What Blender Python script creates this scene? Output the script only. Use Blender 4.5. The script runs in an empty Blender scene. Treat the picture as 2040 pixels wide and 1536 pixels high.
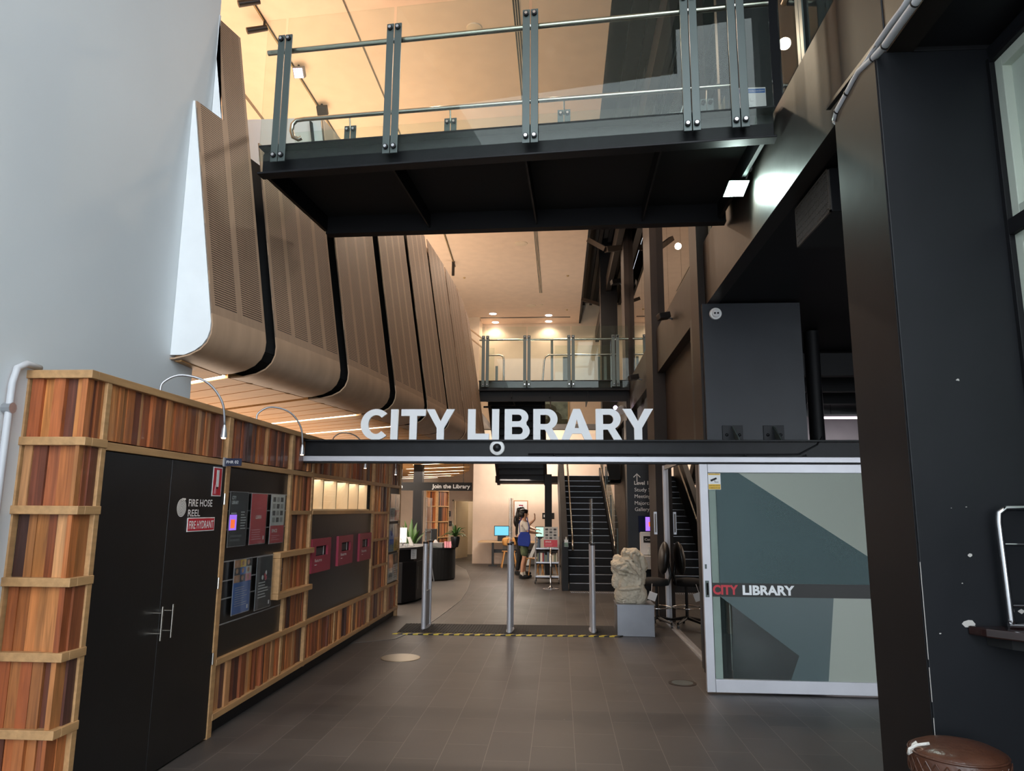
import bpy, math, random
from mathutils import Vector, Matrix
random.seed(7)
D = bpy.data
COL = bpy.context.scene.collection
sc = bpy.context.scene

# ------------------------------------------------------------------ camera
F_PX, CX, CY = 1430.0, 1020.0, 768.0
CAM = Vector((0, 0, 1.6))
_up = Vector((60, 8284, -1430)).normalized()
_yy = Vector((95, -244, -1430))
_yy = (_yy - _up * _yy.dot(_up)).normalized()
_xx = _yy.cross(_up)
ROT = Matrix((_xx, _yy, _up))          # world = ROT @ camera space
cd = D.cameras.new('camera'); cam = D.objects.new('camera', cd); COL.objects.link(cam)
cd.sensor_width = 36.0; cd.lens = F_PX / 2040.0 * 36.0; cd.clip_start = 0.05; cd.clip_end = 200
cam.matrix_world = Matrix.Translation(CAM) @ ROT.to_4x4()
sc.camera = cam

# ------------------------------------------------------------------ world, exposure, lights
sc.view_settings.view_transform = 'Standard'
sc.view_settings.look = 'None'
sc.view_settings.gamma = 1.0
sc.view_settings.use_curve_mapping = False
sc.view_settings.exposure = 0.55
w = D.worlds.new('world'); sc.world = w; w.use_nodes = True
bg = w.node_tree.nodes['Background']
bg.inputs['Color'].default_value = (0.86, 0.93, 1.0, 1)
bg.inputs['Strength'].default_value = 3.5

def area(name, loc, rot, sx, sy, energy, color, spread=180):
    l = D.lights.new(name, 'AREA'); l.shape = 'RECTANGLE'; l.size = sx; l.size_y = sy
    l.energy = energy; l.color = color; l.spread = math.radians(spread)
    o = D.objects.new(name, l); COL.objects.link(o); o.location = loc
    o.rotation_euler = [math.radians(a) for a in rot]
    return o
def point(name, loc, energy, color, r=0.1):
    l = D.lights.new(name, 'POINT'); l.energy = energy; l.color = color; l.shadow_soft_size = r
    o = D.objects.new(name, l); COL.objects.link(o); o.location = loc
    return o
def down(name, loc, energy, color, deg=150):
    l = D.lights.new(name, 'SPOT'); l.energy = energy; l.color = color; l.spot_size = math.radians(deg); l.spot_blend = 0.6; l.shadow_soft_size = 0.08
    o = D.objects.new(name, l); COL.objects.link(o); o.location = loc; return o
WARM = (1.0, 0.76, 0.54)
WARM2 = (1.0, 0.77, 0.58)
SOFTW = (1.0, 0.87, 0.74)
# uplights standing in the cove on top of the timber bulkhead, they wash the ceiling
area('cove_uplight', (-4.4, 12.0, 5.8), (180, 0, 0), 2.4, 16, 210, WARM)
area('cove_uplight', (-3.6, 6.6, 6.0), (180, 0, 0), 1.2, 2.5, 5, WARM)
# downlights of the upper and lower level
for hx, hy in ((-1.9, 9.5), (-0.1, 9.5), (-1.4, 13.5), (0.1, 13.5), (-1.2, 17.5), (0.1, 17.5), (-0.9, 21.2)): down('hall_downlight', (hx, hy, 8.18), 170, WARM2)
for hx, hy in ((-2.35, 24.0), (-2.35, 25.2), (-.37, 24.2), (-.37, 25.2), (1.4, 24.5)): down('upper_level_downlight', (hx, hy, 8.24), 28, WARM2)
area('desk_lights', (-4.3, 13.0, 2.42), (0, 0, 0), 3.0, 9.0, 340, SOFTW)
area('study_lights', (-1.2, 19.6, 2.40), (0, 0, 0), 0.8, 1.5, 130, SOFTW)
area('corridor_light', (-3.2, 25.0, 2.2), (0, 0, 0), 1.0, 1.5, 9, (1.0, 0.88, 0.72))
point('study_wall_fill', (-0.9, 20.2, 3.2), 190, SOFTW, 0.25)  # added fill light that brightens the back wall, no lamp hangs there
area('added_soffit_uplight', (-4.6, 8.6, 1.0), (180, 0, 0), 1.5, 5.0, 70, WARM2)  # added unseen uplight behind the partition, brightens the soffit
area('added_soffit_uplight', (-4.6, 14.5, 1.1), (180, 0, 0), 1.5, 5.0, 50, WARM2)  # second added uplight for the soffit, farther back
area('cafe_lights', (4.2, 12.5, 3.3), (0, 0, 0), 2.5, 3.0, 90, (1.0, 0.9, 0.95))

# ------------------------------------------------------------------ pixel rays (surveying helpers)
def ray(px, py): return ROT @ Vector((px - CX, CY - py, -F_PX))
def Zp(px, py, Z): d = ray(px, py); return CAM + d * ((Z - 1.6) / d.z)
def Yp(px, py, Y): d = ray(px, py); return CAM + d * (Y / d.y)
def Xp(px, py, X): d = ray(px, py); return CAM + d * (X / d.x)

# ------------------------------------------------------------------ materials
def lin(c):
    c = c / 255.0
    return c / 12.92 if c <= 0.04045 else ((c + 0.055) / 1.055) ** 2.4
def rgb(r, g, b): return (lin(r), lin(g), lin(b), 1)
def nn(m, t, **k):
    n = m.node_tree.nodes.new(t)
    for a, b in k.items(): setattr(n, a, b)
    return n
def mat(name, c, rough=0.5, metal=0.0, bump=0.0, bscale=20.0, vary=0.0, vscale=4.0, spec=0.5, coat=0.0, stretch=None):
    m = D.materials.new(name); m.use_nodes = True; nt = m.node_tree
    b = nt.nodes['Principled BSDF']
    b.inputs['Base Color'].default_value = rgb(*c); b.inputs['Roughness'].default_value = rough
    b.inputs['Metallic'].default_value = metal; b.inputs['Specular IOR Level'].default_value = spec
    b.inputs['Coat Weight'].default_value = coat
    tc = nn(m, 'ShaderNodeTexCoord'); src = tc.outputs['Object']
    if stretch:
        mp = nn(m, 'ShaderNodeMapping'); mp.inputs['Scale'].default_value = stretch
        nt.links.new(src, mp.inputs['Vector']); src = mp.outputs['Vector']
    n = nn(m, 'ShaderNodeTexNoise'); n.inputs['Scale'].default_value = vscale; n.inputs['Detail'].default_value = 6
    nt.links.new(src, n.inputs['Vector'])
    hs = nn(m, 'ShaderNodeMixRGB', blend_type='MULTIPLY'); hs.inputs['Fac'].default_value = 1
    hs.inputs['Color1'].default_value = rgb(*c)
    r = nn(m, 'ShaderNodeMapRange'); r.inputs['From Min'].default_value = 0.3; r.inputs['From Max'].default_value = 0.7
    v = max(vary, 0.04)
    r.inputs['To Min'].default_value = 1 - v; r.inputs['To Max'].default_value = 1 + v
    nt.links.new(n.outputs['Fac'], r.inputs['Value']); nt.links.new(r.outputs['Result'], hs.inputs['Color2'])
    nt.links.new(hs.outputs['Color'], b.inputs['Base Color'])
    if bump:
        n2 = nn(m, 'ShaderNodeTexNoise'); n2.inputs['Scale'].default_value = bscale; n2.inputs['Detail'].default_value = 4
        nt.links.new(src, n2.inputs['Vector'])
        bp = nn(m, 'ShaderNodeBump'); bp.inputs['Strength'].default_value = bump; bp.inputs['Distance'].default_value = 0.01
        nt.links.new(n2.outputs['Fac'], bp.inputs['Height']); nt.links.new(bp.outputs['Normal'], b.inputs['Normal'])
    return m
def emit(name, c, s):
    m = D.materials.new(name); m.use_nodes = True; nt = m.node_tree
    nt.nodes.clear(); e = nn(m, 'ShaderNodeEmission'); o = nn(m, 'ShaderNodeOutputMaterial')
    e.inputs['Color'].default_value = rgb(*c); e.inputs['Strength'].default_value = s
    nt.links.new(e.outputs[0], o.inputs['Surface']); return m
def glass(name, tint=(235, 245, 240), ior=1.5, rough=0.0, boost=0.0, haze=0.0, hazec=(170, 180, 178)):
    m = D.materials.new(name); m.use_nodes = True; nt = m.node_tree; nt.nodes.clear()
    o = nn(m, 'ShaderNodeOutputMaterial'); t = nn(m, 'ShaderNodeBsdfTransparent'); g = nn(m, 'ShaderNodeBsdfGlossy')
    t.inputs['Color'].default_value = rgb(*tint); g.inputs['Roughness'].default_value = rough
    f = nn(m, 'ShaderNodeFresnel'); f.inputs['IOR'].default_value = ior
    mx = nn(m, 'ShaderNodeMixShader')
    base = t.outputs[0]
    if haze:
        d = nn(m, 'ShaderNodeBsdfDiffuse'); d.inputs['Color'].default_value = rgb(*hazec)
        m2 = nn(m, 'ShaderNodeMixShader'); m2.inputs[0].default_value = haze
        nt.links.new(t.outputs[0], m2.inputs[1]); nt.links.new(d.outputs[0], m2.inputs[2]); base = m2.outputs[0]
    fac = f.outputs[0]
    if boost:
        a = nn(m, 'ShaderNodeMath', operation='ADD', use_clamp=True); a.inputs[1].default_value = boost
        nt.links.new(fac, a.inputs[0]); fac = a.outputs[0]
    # only the outer face of a pane reflects (a thin sheet has no total inner reflection)
    ge = nn(m, 'ShaderNodeNewGeometry'); inv = nn(m, 'ShaderNodeMath', operation='SUBTRACT'); inv.inputs[0].default_value = 1.0
    nt.links.new(ge.outputs['Backfacing'], inv.inputs[1])
    mu = nn(m, 'ShaderNodeMath', operation='MULTIPLY'); nt.links.new(fac, mu.inputs[0]); nt.links.new(inv.outputs[0], mu.inputs[1]); fac = mu.outputs[0]
    nt.links.new(fac, mx.inputs[0]); nt.links.new(base, mx.inputs[1]); nt.links.new(g.outputs[0], mx.inputs[2])
    nt.links.new(mx.outputs[0], o.inputs['Surface'])
    return m
def tinted_wood(name, rough=0.45):
    """timber whose base colour is each board's own (face attribute), with grain"""
    m = D.materials.new(name); m.use_nodes = True; nt = m.node_tree; b = nt.nodes['Principled BSDF']
    b.inputs['Roughness'].default_value = rough; b.inputs['Coat Weight'].default_value = 0.15
    at = nn(m, 'ShaderNodeAttribute', attribute_name='tint')
    tc = nn(m, 'ShaderNodeTexCoord'); mp = nn(m, 'ShaderNodeMapping'); mp.inputs['Scale'].default_value = (40, 40, 2.2)
    n = nn(m, 'ShaderNodeTexNoise'); n.inputs['Scale'].default_value = 1.0; n.inputs['Detail'].default_value = 5; n.inputs['Distortion'].default_value = 1.2
    nt.links.new(tc.outputs['Object'], mp.inputs['Vector']); nt.links.new(mp.outputs['Vector'], n.inputs['Vector'])
    r = nn(m, 'ShaderNodeMapRange'); r.inputs['From Min'].default_value = 0.25; r.inputs['From Max'].default_value = 0.75
    r.inputs['To Min'].default_value = 0.55; r.inputs['To Max'].default_value = 1.3
    nt.links.new(n.outputs['Fac'], r.inputs['Value'])
    mx = nn(m, 'ShaderNodeMixRGB', blend_type='MULTIPLY'); mx.inputs['Fac'].default_value = 1
    nt.links.new(at.outputs['Color'], mx.inputs['Color1']); nt.links.new(r.outputs['Result'], mx.inputs['Color2'])
    nt.links.new(mx.outputs['Color'], b.inputs['Base Color'])
    return m
def perforated(name, wood, dark, cols, vscale=0.018, duty=0.42):
    """timber veneer with rows of slots; UV in metres (u along the panel, v up the face)"""
    m = D.materials.new(name); m.use_nodes = True; nt = m.node_tree; b = nt.nodes['Principled BSDF']
    b.inputs['Roughness'].default_value = 0.5
    uv = nn(m, 'ShaderNodeUVMap'); sp = nn(m, 'ShaderNodeSeparateXYZ'); nt.links.new(uv.outputs['UV'], sp.inputs[0])
    def math_(op, a, bb=None, clamp=False):
        k = nn(m, 'ShaderNodeMath', operation=op, use_clamp=clamp)
        for i, q in enumerate((a, bb)):
            if q is None: continue
            if isinstance(q, (int, float)): k.inputs[i].default_value = q
            else: nt.links.new(q, k.inputs[i])
        return k.outputs[0]
    fv = math_('FRACT', math_('DIVIDE', sp.outputs['Y'], vscale))
    row = math_('LESS_THAN', fv, duty)
    fu = math_('FRACT', math_('MULTIPLY', sp.outputs['X'], cols))
    c1 = math_('MULTIPLY', math_('GREATER_THAN', fu, 0.12), math_('LESS_THAN', fu, 0.90))
    # uv z of face range: v<0 marks the solid band at the foot of the face
    band = math_('GREATER_THAN', sp.outputs['Y'], 0.07)
    slot = math_('MULTIPLY', math_('MULTIPLY', row, c1), band)
    tc = nn(m, 'ShaderNodeTexCoord'); mp = nn(m, 'ShaderNodeMapping'); mp.inputs['Scale'].default_value = (30, 30, 1.5)
    n = nn(m, 'ShaderNodeTexNoise'); n.inputs['Detail'].default_value = 4; n.inputs['Scale'].default_value = 1.0
    nt.links.new(tc.outputs['Object'], mp.inputs[0]); nt.links.new(mp.outputs[0], n.inputs['Vector'])
    r = nn(m, 'ShaderNodeMapRange'); r.inputs['To Min'].default_value = 0.82; r.inputs['To Max'].default_value = 1.15
    nt.links.new(n.outputs['Fac'], r.inputs['Value'])
    mu = nn(m, 'ShaderNodeMixRGB', blend_type='MULTIPLY'); mu.inputs['Fac'].default_value = 1; mu.inputs['Color1'].default_value = rgb(*wood)
    nt.links.new(r.outputs['Result'], mu.inputs['Color2'])
    mx = nn(m, 'ShaderNodeMixRGB'); mx.inputs['Color2'].default_value = rgb(*dark)
    nt.links.new(slot, mx.inputs['Fac']); nt.links.new(mu.outputs['Color'], mx.inputs['Color1'])
    nt.links.new(mx.outputs['Color'], b.inputs['Base Color'])
    bp = nn(m, 'ShaderNodeBump', invert=True); bp.inputs['Strength'].default_value = 0.5; bp.inputs['Distance'].default_value = 0.004
    nt.links.new(slot, bp.inputs['Height']); nt.links.new(bp.outputs['Normal'], b.inputs['Normal'])
    return m
def tile_floor(name):
    m = D.materials.new(name); m.use_nodes = True; nt = m.node_tree; b = nt.nodes['Principled BSDF']
    tc = nn(m, 'ShaderNodeTexCoord'); sp = nn(m, 'ShaderNodeSeparateXYZ'); cb = nn(m, 'ShaderNodeCombineXYZ')
    nt.links.new(tc.outputs['Object'], sp.inputs[0])
    a = nn(m, 'ShaderNodeMath', operation='ADD'); a.inputs[1].default_value = 0.20
    nt.links.new(sp.outputs['X'], a.inputs[0]); nt.links.new(sp.outputs['Y'], cb.inputs['X']); nt.links.new(a.outputs[0], cb.inputs['Y'])
    br = nn(m, 'ShaderNodeTexBrick'); br.inputs['Scale'].default_value = 1.0
    br.inputs['Brick Width'].default_value = 0.62; br.inputs['Row Height'].default_value = 0.295
    br.inputs['Mortar Size'].default_value = 0.0022; br.inputs['Mortar Smooth'].default_value = 0.15; br.inputs['Bias'].default_value = 0.0
    br.offset = 0.5
    br.inputs['Color1'].default_value = rgb(60, 57, 56); br.inputs['Color2'].default_value = rgb(71, 67, 65); br.inputs['Mortar'].default_value = rgb(108, 103, 99)
    nt.links.new(cb.outputs[0], br.inputs['Vector'])
    n = nn(m, 'ShaderNodeTexNoise'); n.inputs['Scale'].default_value = 1.3; n.inputs['Detail'].default_value = 9; n.inputs['Roughness'].default_value = 0.65
    nt.links.new(tc.outputs['Object'], n.inputs['Vector'])
    r = nn(m, 'ShaderNodeMapRange'); r.inputs['From Min'].default_value = 0.3; r.inputs['From Max'].default_value = 0.7; r.inputs['To Min'].default_value = 0.78; r.inputs['To Max'].default_value = 1.18
    nt.links.new(n.outputs['Fac'], r.inputs['Value'])
    mx = nn(m, 'ShaderNodeMixRGB', blend_type='MULTIPLY'); mx.inputs['Fac'].default_value = 1
    nt.links.new(br.outputs['Color'], mx.inputs['Color1']); nt.links.new(r.outputs['Result'], mx.inputs['Color2'])
    # small pale scuffs
    n2 = nn(m, 'ShaderNodeTexNoise'); n2.inputs['Scale'].default_value = 22; n2.inputs['Detail'].default_value = 3
    nt.links.new(tc.outputs['Object'], n2.inputs['Vector'])
    r2 = nn(m, 'ShaderNodeMapRange'); r2.inputs['From Min'].default_value = 0.73; r2.inputs['From Max'].default_value = 0.78; r2.inputs['To Max'].default_value = 0.5
    nt.links.new(n2.outputs['Fac'], r2.inputs['Value'])
    mx2 = nn(m, 'ShaderNodeMixRGB'); mx2.inputs['Color2'].default_value = rgb(150, 145, 138)
    nt.links.new(r2.outputs['Result'], mx2.inputs['Fac']); nt.links.new(mx.outputs['Color'], mx2.inputs['Color1'])
    nt.links.new(mx2.outputs['Color'], b.inputs['Base Color'])
    r3 = nn(m, 'ShaderNodeMapRange'); r3.inputs['To Min'].default_value = 0.34; r3.inputs['To Max'].default_value = 0.6
    nt.links.new(n.outputs['Fac'], r3.inputs['Value']); nt.links.new(r3.outputs['Result'], b.inputs['Roughness'])
    bp = nn(m, 'ShaderNodeBump'); bp.inputs['Strength'].default_value = 0.25; bp.inputs['Distance'].default_value = 0.003
    nt.links.new(n.outputs['Fac'], bp.inputs['Height']); nt.links.new(bp.outputs['Normal'], b.inputs['Normal'])
    return m

M = dict(
    white_wall=mat('white_plaster', (205, 210, 212), 0.7, bump=0.08, bscale=3, vary=0.03, vscale=0.8),
    cap=mat('white_paint', (226, 230, 232), 0.55),
    ceil=mat('cream_ceiling', (236, 213, 192), 0.8, vary=0.02),
    cream=mat('cream_wall', (232, 214, 190), 0.75, vary=0.02),
    pink=mat('pink_cream_wall', (228, 206, 188), 0.75, vary=0.02),
    black=mat('black_paint', (20, 20, 23), 0.55, spec=0.3, bump=0.05, bscale=8, vary=0.1),
    blackm=mat('matt_black', (17, 17, 18), 0.75, vary=0.1),
    navy2=mat('slate_navy_paint', (37, 40, 46), 0.42, spec=0.35, bump=0.2, bscale=6, vary=0.12, vscale=3),
    navy=mat('dark_navy_paint', (24, 26, 30), 0.5, spec=0.3, bump=0.25, bscale=6, vary=0.12, vscale=3),
    steel_dk=mat('black_gloss_steel', (20, 21, 24), 0.42, spec=0.22, bump=0.15, bscale=5, vary=0.25, vscale=9),
    fascia=mat('brown_black_gloss_paint', (38, 33, 30), 0.45, spec=0.26, bump=0.2, bscale=4, vary=0.1, vscale=2),
    greysteel=mat('grey_green_steel', (80, 90, 88), 0.35, metal=0.3),
    inox=mat('stainless_steel', (190, 185, 175), 0.22, metal=1.0, bump=0.02),
    chrome=mat('chrome', (225, 225, 228), 0.08, metal=1.0),
    alu=mat('aluminium', (190, 192, 198), 0.35, metal=0.75),
    whitealu=mat('pale_aluminium', (196, 196, 202), 0.4, metal=0.35),
    pinboard=mat('black_board', (24, 23, 23), 0.28, bump=0.03, bscale=30),
    doorblk=mat('black_door', (20, 20, 21), 0.34, bump=0.03, bscale=20, vary=0.15),
    rail=mat('pale_timber', (176, 136, 92), 0.5, bump=0.1, bscale=3, vary=0.16, vscale=1.0, stretch=(30, 3, 30)),
    board=tinted_wood('recycled_timber_boards'),
    veneer=mat('curved_veneer', (172, 142, 116), 0.42, bump=0.03, vary=0.10, vscale=1.0, stretch=(8, 8, 1.2)),
    perf=perforated('slotted_veneer', (154, 127, 104), (47, 35, 28), 3.6),
    soffit=mat('soffit_timber', (196, 150, 98), 0.5, vary=0.10, vscale=1.0, stretch=(2, 30, 1)),
    floor=tile_floor('brown_tiles'),
    vinyl=mat('grey_vinyl', (88, 84, 81), 0.42, vary=0.07, vscale=3, bump=0.05),
    mat_=mat('rubber_mat', (34, 34, 35), 0.8, bump=0.9, bscale=120, vary=0.2, vscale=60),
    yellow=mat('yellow_tape', (214, 190, 60), 0.5), tapeblk=mat('black_tape', (25, 25, 22), 0.5),
    letter=mat('white_letter', (236, 238, 240), 0.45),
    white=mat('white', (225, 225, 225), 0.5), whitegl=mat('white_gloss', (230, 230, 228), 0.25),
    red=mat('red_print', (188, 38, 52), 0.35), crimson=mat('crimson_panel', (150, 46, 66), 0.4),
    pinkp=mat('pink_print', (220, 140, 155), 0.4), blue=mat('blue_print', (40, 96, 170), 0.35),
    navyp=mat('navy_print', (28, 36, 60), 0.35), grey=mat('grey_print', (140, 140, 140), 0.5), ltgrey=mat('pale_grey', (190, 190, 188), 0.5),
    dkgrey=mat('dark_grey', (60, 60, 62), 0.5), yell=mat('yellow_print', (222, 178, 50), 0.4), tan=mat('tan_print', (176, 130, 96), 0.5),
    skin=mat('skin', (196, 146, 116), 0.5, vary=0.04), hair=mat('black_hair', (22, 18, 17), 0.4, bump=0.4, bscale=60),
    tee=mat('pale_cotton', (214, 206, 194), 0.85, bump=0.2, bscale=14), blkcloth=mat('black_cloth', (24, 24, 26), 0.85, bump=0.2, bscale=14),
    bluebag=mat('blue_cotton', (34, 60, 150), 0.8, bump=0.2, bscale=20), green=mat('green_shorts', (86, 98, 70), 0.85, vary=0.3, vscale=18),
    stone=mat('carved_sandstone', (216, 206, 186), 0.85, bump=1.0, bscale=40, vary=0.16, vscale=6),
    plinth=mat('brushed_metal_plinth', (140, 142, 148), 0.38, metal=0.7, vary=0.12, vscale=2.5),
    leaf=mat('leaf_green', (62, 96, 44), 0.45, vary=0.3, vscale=8), pot=mat('black_pot', (22, 22, 24), 0.35),
    chairwood=mat('honey_timber', (206, 148, 84), 0.45, vary=0.1, vscale=3), tablew=mat('table_timber', (206, 172, 132), 0.5, vary=0.06),
    leather=mat('brown_leather', (84, 52, 38), 0.3, bump=0.3, bscale=40, vary=0.15, vscale=12),
    darkwood=mat('polished_dark_timber', (40, 24, 22), 0.16, vary=0.2, vscale=4, coat=0.4),
    rope=mat('white_rope', (220, 216, 208), 0.8, bump=0.5, bscale=90),
    conduit=mat('white_conduit', (188, 190, 194), 0.45), brownst=mat('brown_black_stain', (46, 38, 34), 0.5, spec=0.25, bump=0.15, bscale=3, vary=0.12, vscale=2),
    greymetal=mat('grey_box_metal', (140, 143, 147), 0.4, metal=0.3), plastic=mat('black_plastic', (26, 26, 28), 0.4),
    clearp=glass('clear_plastic', (246, 249, 249), 1.45, 0.03, 0.02, 0.05, (200, 205, 208)),
    glassb=glass('balustrade_glass', (248, 252, 249), 1.5, 0.0, 0.0, 0.02, (150, 160, 150)),
    glassf=glass('shopfront_glass', (190, 196, 194), 1.55, 0.0, 0.06),
    mirrorg=glass('dark_mirror_glass', (70, 74, 76), 1.6, 0.0, 0.26),
    glassdoor=glass('door_glass', (238, 244, 241), 1.5, 0.0, 0.03, 0.03, (130, 145, 142)),
    refl_pale=glass('pale_door_reflection', (190, 200, 194), 1.45, 0.25, 0.0, 0.5, (216, 222, 210)),  # pale reflection on the door, put into the colour
    refl_teal_hatch=glass('grey_green_reflection_and_hatch', (180, 194, 194), 1.45, 0.3, 0.0, 0.36, (128, 148, 150)),  # teal reflection on the door put into colour; also the hatch glass
    sash=mat('pale_green_white_sash', (196, 204, 190), 0.5),
    windowg=mat('frosted_window', (190, 200, 188), 0.4),
    strip=emit('light_strip', (255, 232, 196), 7.0), dot=emit('downlight_lens', (255, 236, 236), 9.0),
    tube_=emit('violet_white_tube', (255, 226, 244), 3.0), flood=emit('floodlight_lens', (214, 255, 240), 30.0),
    screen=emit('blue_screen', (120, 205, 240), 0.9), screen2=emit('pale_green_screen', (190, 236, 212), 0.9),
    scr_p=emit('purple_screen', (160, 110, 235), 1.0), scr_o=emit('orange_screen', (250, 110, 50), 1.0), scr_d=mat('dark_screen', (22, 30, 62), 0.15),
    lampglow=emit('lamp_glow', (255, 220, 190), 4.0), violet=emit('violet_led', (235, 200, 255), 6.0),
    paint=mat('oil_painting_sky', (108, 124, 110), 0.5, vary=0.4, vscale=5), treep=mat('painting_foliage', (50, 56, 38), 0.6, vary=0.4, vscale=8),
    gold=mat('gilded_frame', (190, 160, 110), 0.4), silver=mat('silver_edge', (176, 178, 182), 0.3, metal=0.8),
    doorcream=mat('cream_door', (214, 200, 172), 0.5), grille=mat('dusty_grille', (84, 78, 72), 0.7),
    chip=mat('paint_chip', (196, 192, 186), 0.8), brass=mat('brass_cover', (150, 140, 122), 0.35, metal=0.7),
)

# ------------------------------------------------------------------ mesh building
X3, Y3, Z3 = Vector((1, 0, 0)), Vector((0, 1, 0)), Vector((0, 0, 1))
class Fr:
    """local frame: a*u + b*v + c*n + o"""
    def __init__(s, o, u, v):
        s.o = Vector(o); s.u = Vector(u).normalized(); s.v = Vector(v).normalized(); s.n = s.u.cross(s.v)
    def __call__(s, p): return s.o + s.u * p[0] + s.v * p[1] + s.n * p[2]
def faceX(x, y=0, z=0): return Fr((x, y, z), Y3, Z3)       # surface looking to +X
def faceY(x, y, z=0): return Fr((x, y, z), X3, Z3)          # surface looking to the camera (-Y)
def faceXn(x, y=0, z=0): return Fr((x, y, z), -Y3, Z3)      # surface looking to -X
_tc = {}
def text_mesh(s, bold):
    k = (s, bold)
    if k not in _tc:
        c = D.curves.new('t', 'FONT'); c.body = s; c.size = 1.0; c.offset = bold; c.resolution_u = 3; c.extrude = 0.0
        o = D.objects.new('t', c); COL.objects.link(o)
        bpy.context.view_layer.update()
        me = D.meshes.new_from_object(o.evaluated_get(bpy.context.evaluated_depsgraph_get()))
        vs = [v.co.copy() for v in me.vertices]; fs = [list(p.vertices) for p in me.polygons]
        D.objects.remove(o); D.curves.remove(c); D.meshes.remove(me)
        _tc[k] = (vs, fs)
    return _tc[k]
class MB:
    def __init__(s, fr=None):
        s.v = []; s.f = []; s.m = []; s.t = []; s.uv = []; s.fr = fr; s.mats = []
    def mi(s, m):
        if m is None: m = s.mats[0] if s.mats else None
        if m not in s.mats: s.mats.append(m)
        return s.mats.index(m)
    def add(s, vs, fs, m=None, tint=(1, 1, 1), uvs=None):
        k = len(s.v); i = s.mi(m)
        s.v += [s.fr(p) if s.fr else Vector(p) for p in vs]
        for j, f in enumerate(fs):
            s.f.append([a + k for a in f]); s.m.append(i); s.t.append(tint); s.uv.append(uvs[j] if uvs else None)
        return s
    def box(s, x0, x1, y0, y1, z0, z1, m=None, tint=(1, 1, 1)):
        vs = [(x, y, z) for x in (x0, x1) for y in (y0, y1) for z in (z0, z1)]
        return s.add(vs, [(0, 1, 3, 2), (4, 6, 7, 5), (0, 4, 5, 1), (2, 3, 7, 6), (0, 2, 6, 4), (1, 5, 7, 3)], m, tint)
    def prism(s, pts, z0, z1, m=None, tint=(1, 1, 1)):
        n = len(pts); vs = [(a, b, z0) for a, b in pts] + [(a, b, z1) for a, b in pts]
        return s.add(vs, [list(range(n - 1, -1, -1)), list(range(n, 2 * n))] + [(i, (i + 1) % n, n + (i + 1) % n, n + i) for i in range(n)], m, tint)
    def hexa(s, b, t, m=None, tint=(1, 1, 1)):
        """bottom loop b and top loop t of any equal length"""
        n = len(b)
        return s.add(list(b) + list(t), [list(range(n - 1, -1, -1)), list(range(n, 2 * n))] + [(i, (i + 1) % n, n + (i + 1) % n, n + i) for i in range(n)], m, tint)
    def tube(s, pts, r, n=10, m=None, cap=True, flat=None):
        pts = [Vector(p) for p in pts]; rs = r if isinstance(r, (list, tuple)) else [r] * len(pts)
        vs = []; N = len(pts); pn = None
        for i, p in enumerate(pts):
            d = (pts[min(i + 1, N - 1)] - pts[max(i - 1, 0)]).normalized()
            if pn is None:
                a = Z3 if abs(d.z) < 0.9 else X3
                pn = d.cross(a).normalized()
            pn = (pn - d * pn.dot(d)).normalized(); q = d.cross(pn)
            for k in range(n):
                t = 2 * math.pi * k / n
                vs.append(p + pn * math.cos(t) * rs[i] + q * math.sin(t) * rs[i] * (flat or 1))
        fs = [(i * n + k, i * n + (k + 1) % n, (i + 1) * n + (k + 1) % n, (i + 1) * n + k) for i in range(N - 1) for k in range(n)]
        if cap: fs += [list(range(n - 1, -1, -1)), list(range((N - 1) * n, N * n))]
        return s.add(vs, fs, m)
    def bar(s, a, b, w, h, m=None, tint=(1, 1, 1), up=None):
        a = Vector(a); b = Vector(b); d = (b - a).normalized(); u = Vector(up) if up else (Z3 if abs(d.z) < 0.95 else Y3)
        x = d.cross(u).normalized() * w / 2; y = x.cross(d).normalized() * h / 2
        return s.hexa([a - x - y, a + x - y, a + x + y, a - x + y], [b - x - y, b + x - y, b + x + y, b - x + y], m, tint)
    def lathe(s, prof, c=(0, 0, 0), n=24, m=None, sx=1, sy=1):
        c = Vector(c); vs = [(c.x + r * math.cos(2 * math.pi * k / n) * sx, c.y + r * math.sin(2 * math.pi * k / n) * sy, c.z + z) for r, z in prof for k in range(n)]
        N = len(prof)
        fs = [(i * n + k, i * n + (k + 1) % n, (i + 1) * n + (k + 1) % n, (i + 1) * n + k) for i in range(N - 1) for k in range(n)]
        fs += [list(range(n - 1, -1, -1)), list(range((N - 1) * n, N * n))]
        return s.add(vs, fs, m)
    def ball(s, c, rx, ry=None, rz=None, n=14, m=None, M3=None):
        ry = ry or rx; rz = rz or rx; c = Vector(c); vs = []; R = n // 2
        for i in range(R + 1):
            a = math.pi * i / R - math.pi / 2
            for k in range(n):
                t = 2 * math.pi * k / n; p = Vector((rx * math.cos(a) * math.cos(t), ry * math.cos(a) * math.sin(t), rz * math.sin(a)))
                vs.append(c + (M3 @ p if M3 else p))
        return s.add(vs, [(i * n + k, i * n + (k + 1) % n, (i + 1) * n + (k + 1) % n, (i + 1) * n + k) for i in range(R) for k in range(n)], m)
    def text(s, t, x, y, size, m, c=0.0, width=None, bold=0.0, align='L'):
        vs, fs = text_mesh(t, bold)
        if not vs: return s
        x0 = min(v.x for v in vs); x1 = max(v.x for v in vs)
        sx = size if width is None else width / (x1 - x0)
        off = x - x0 * sx if align == 'L' else x - (x0 + x1) / 2 * sx
        return s.add([(off + v.x * sx, y + v.y * size, c) for v in vs], fs, m)
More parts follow.
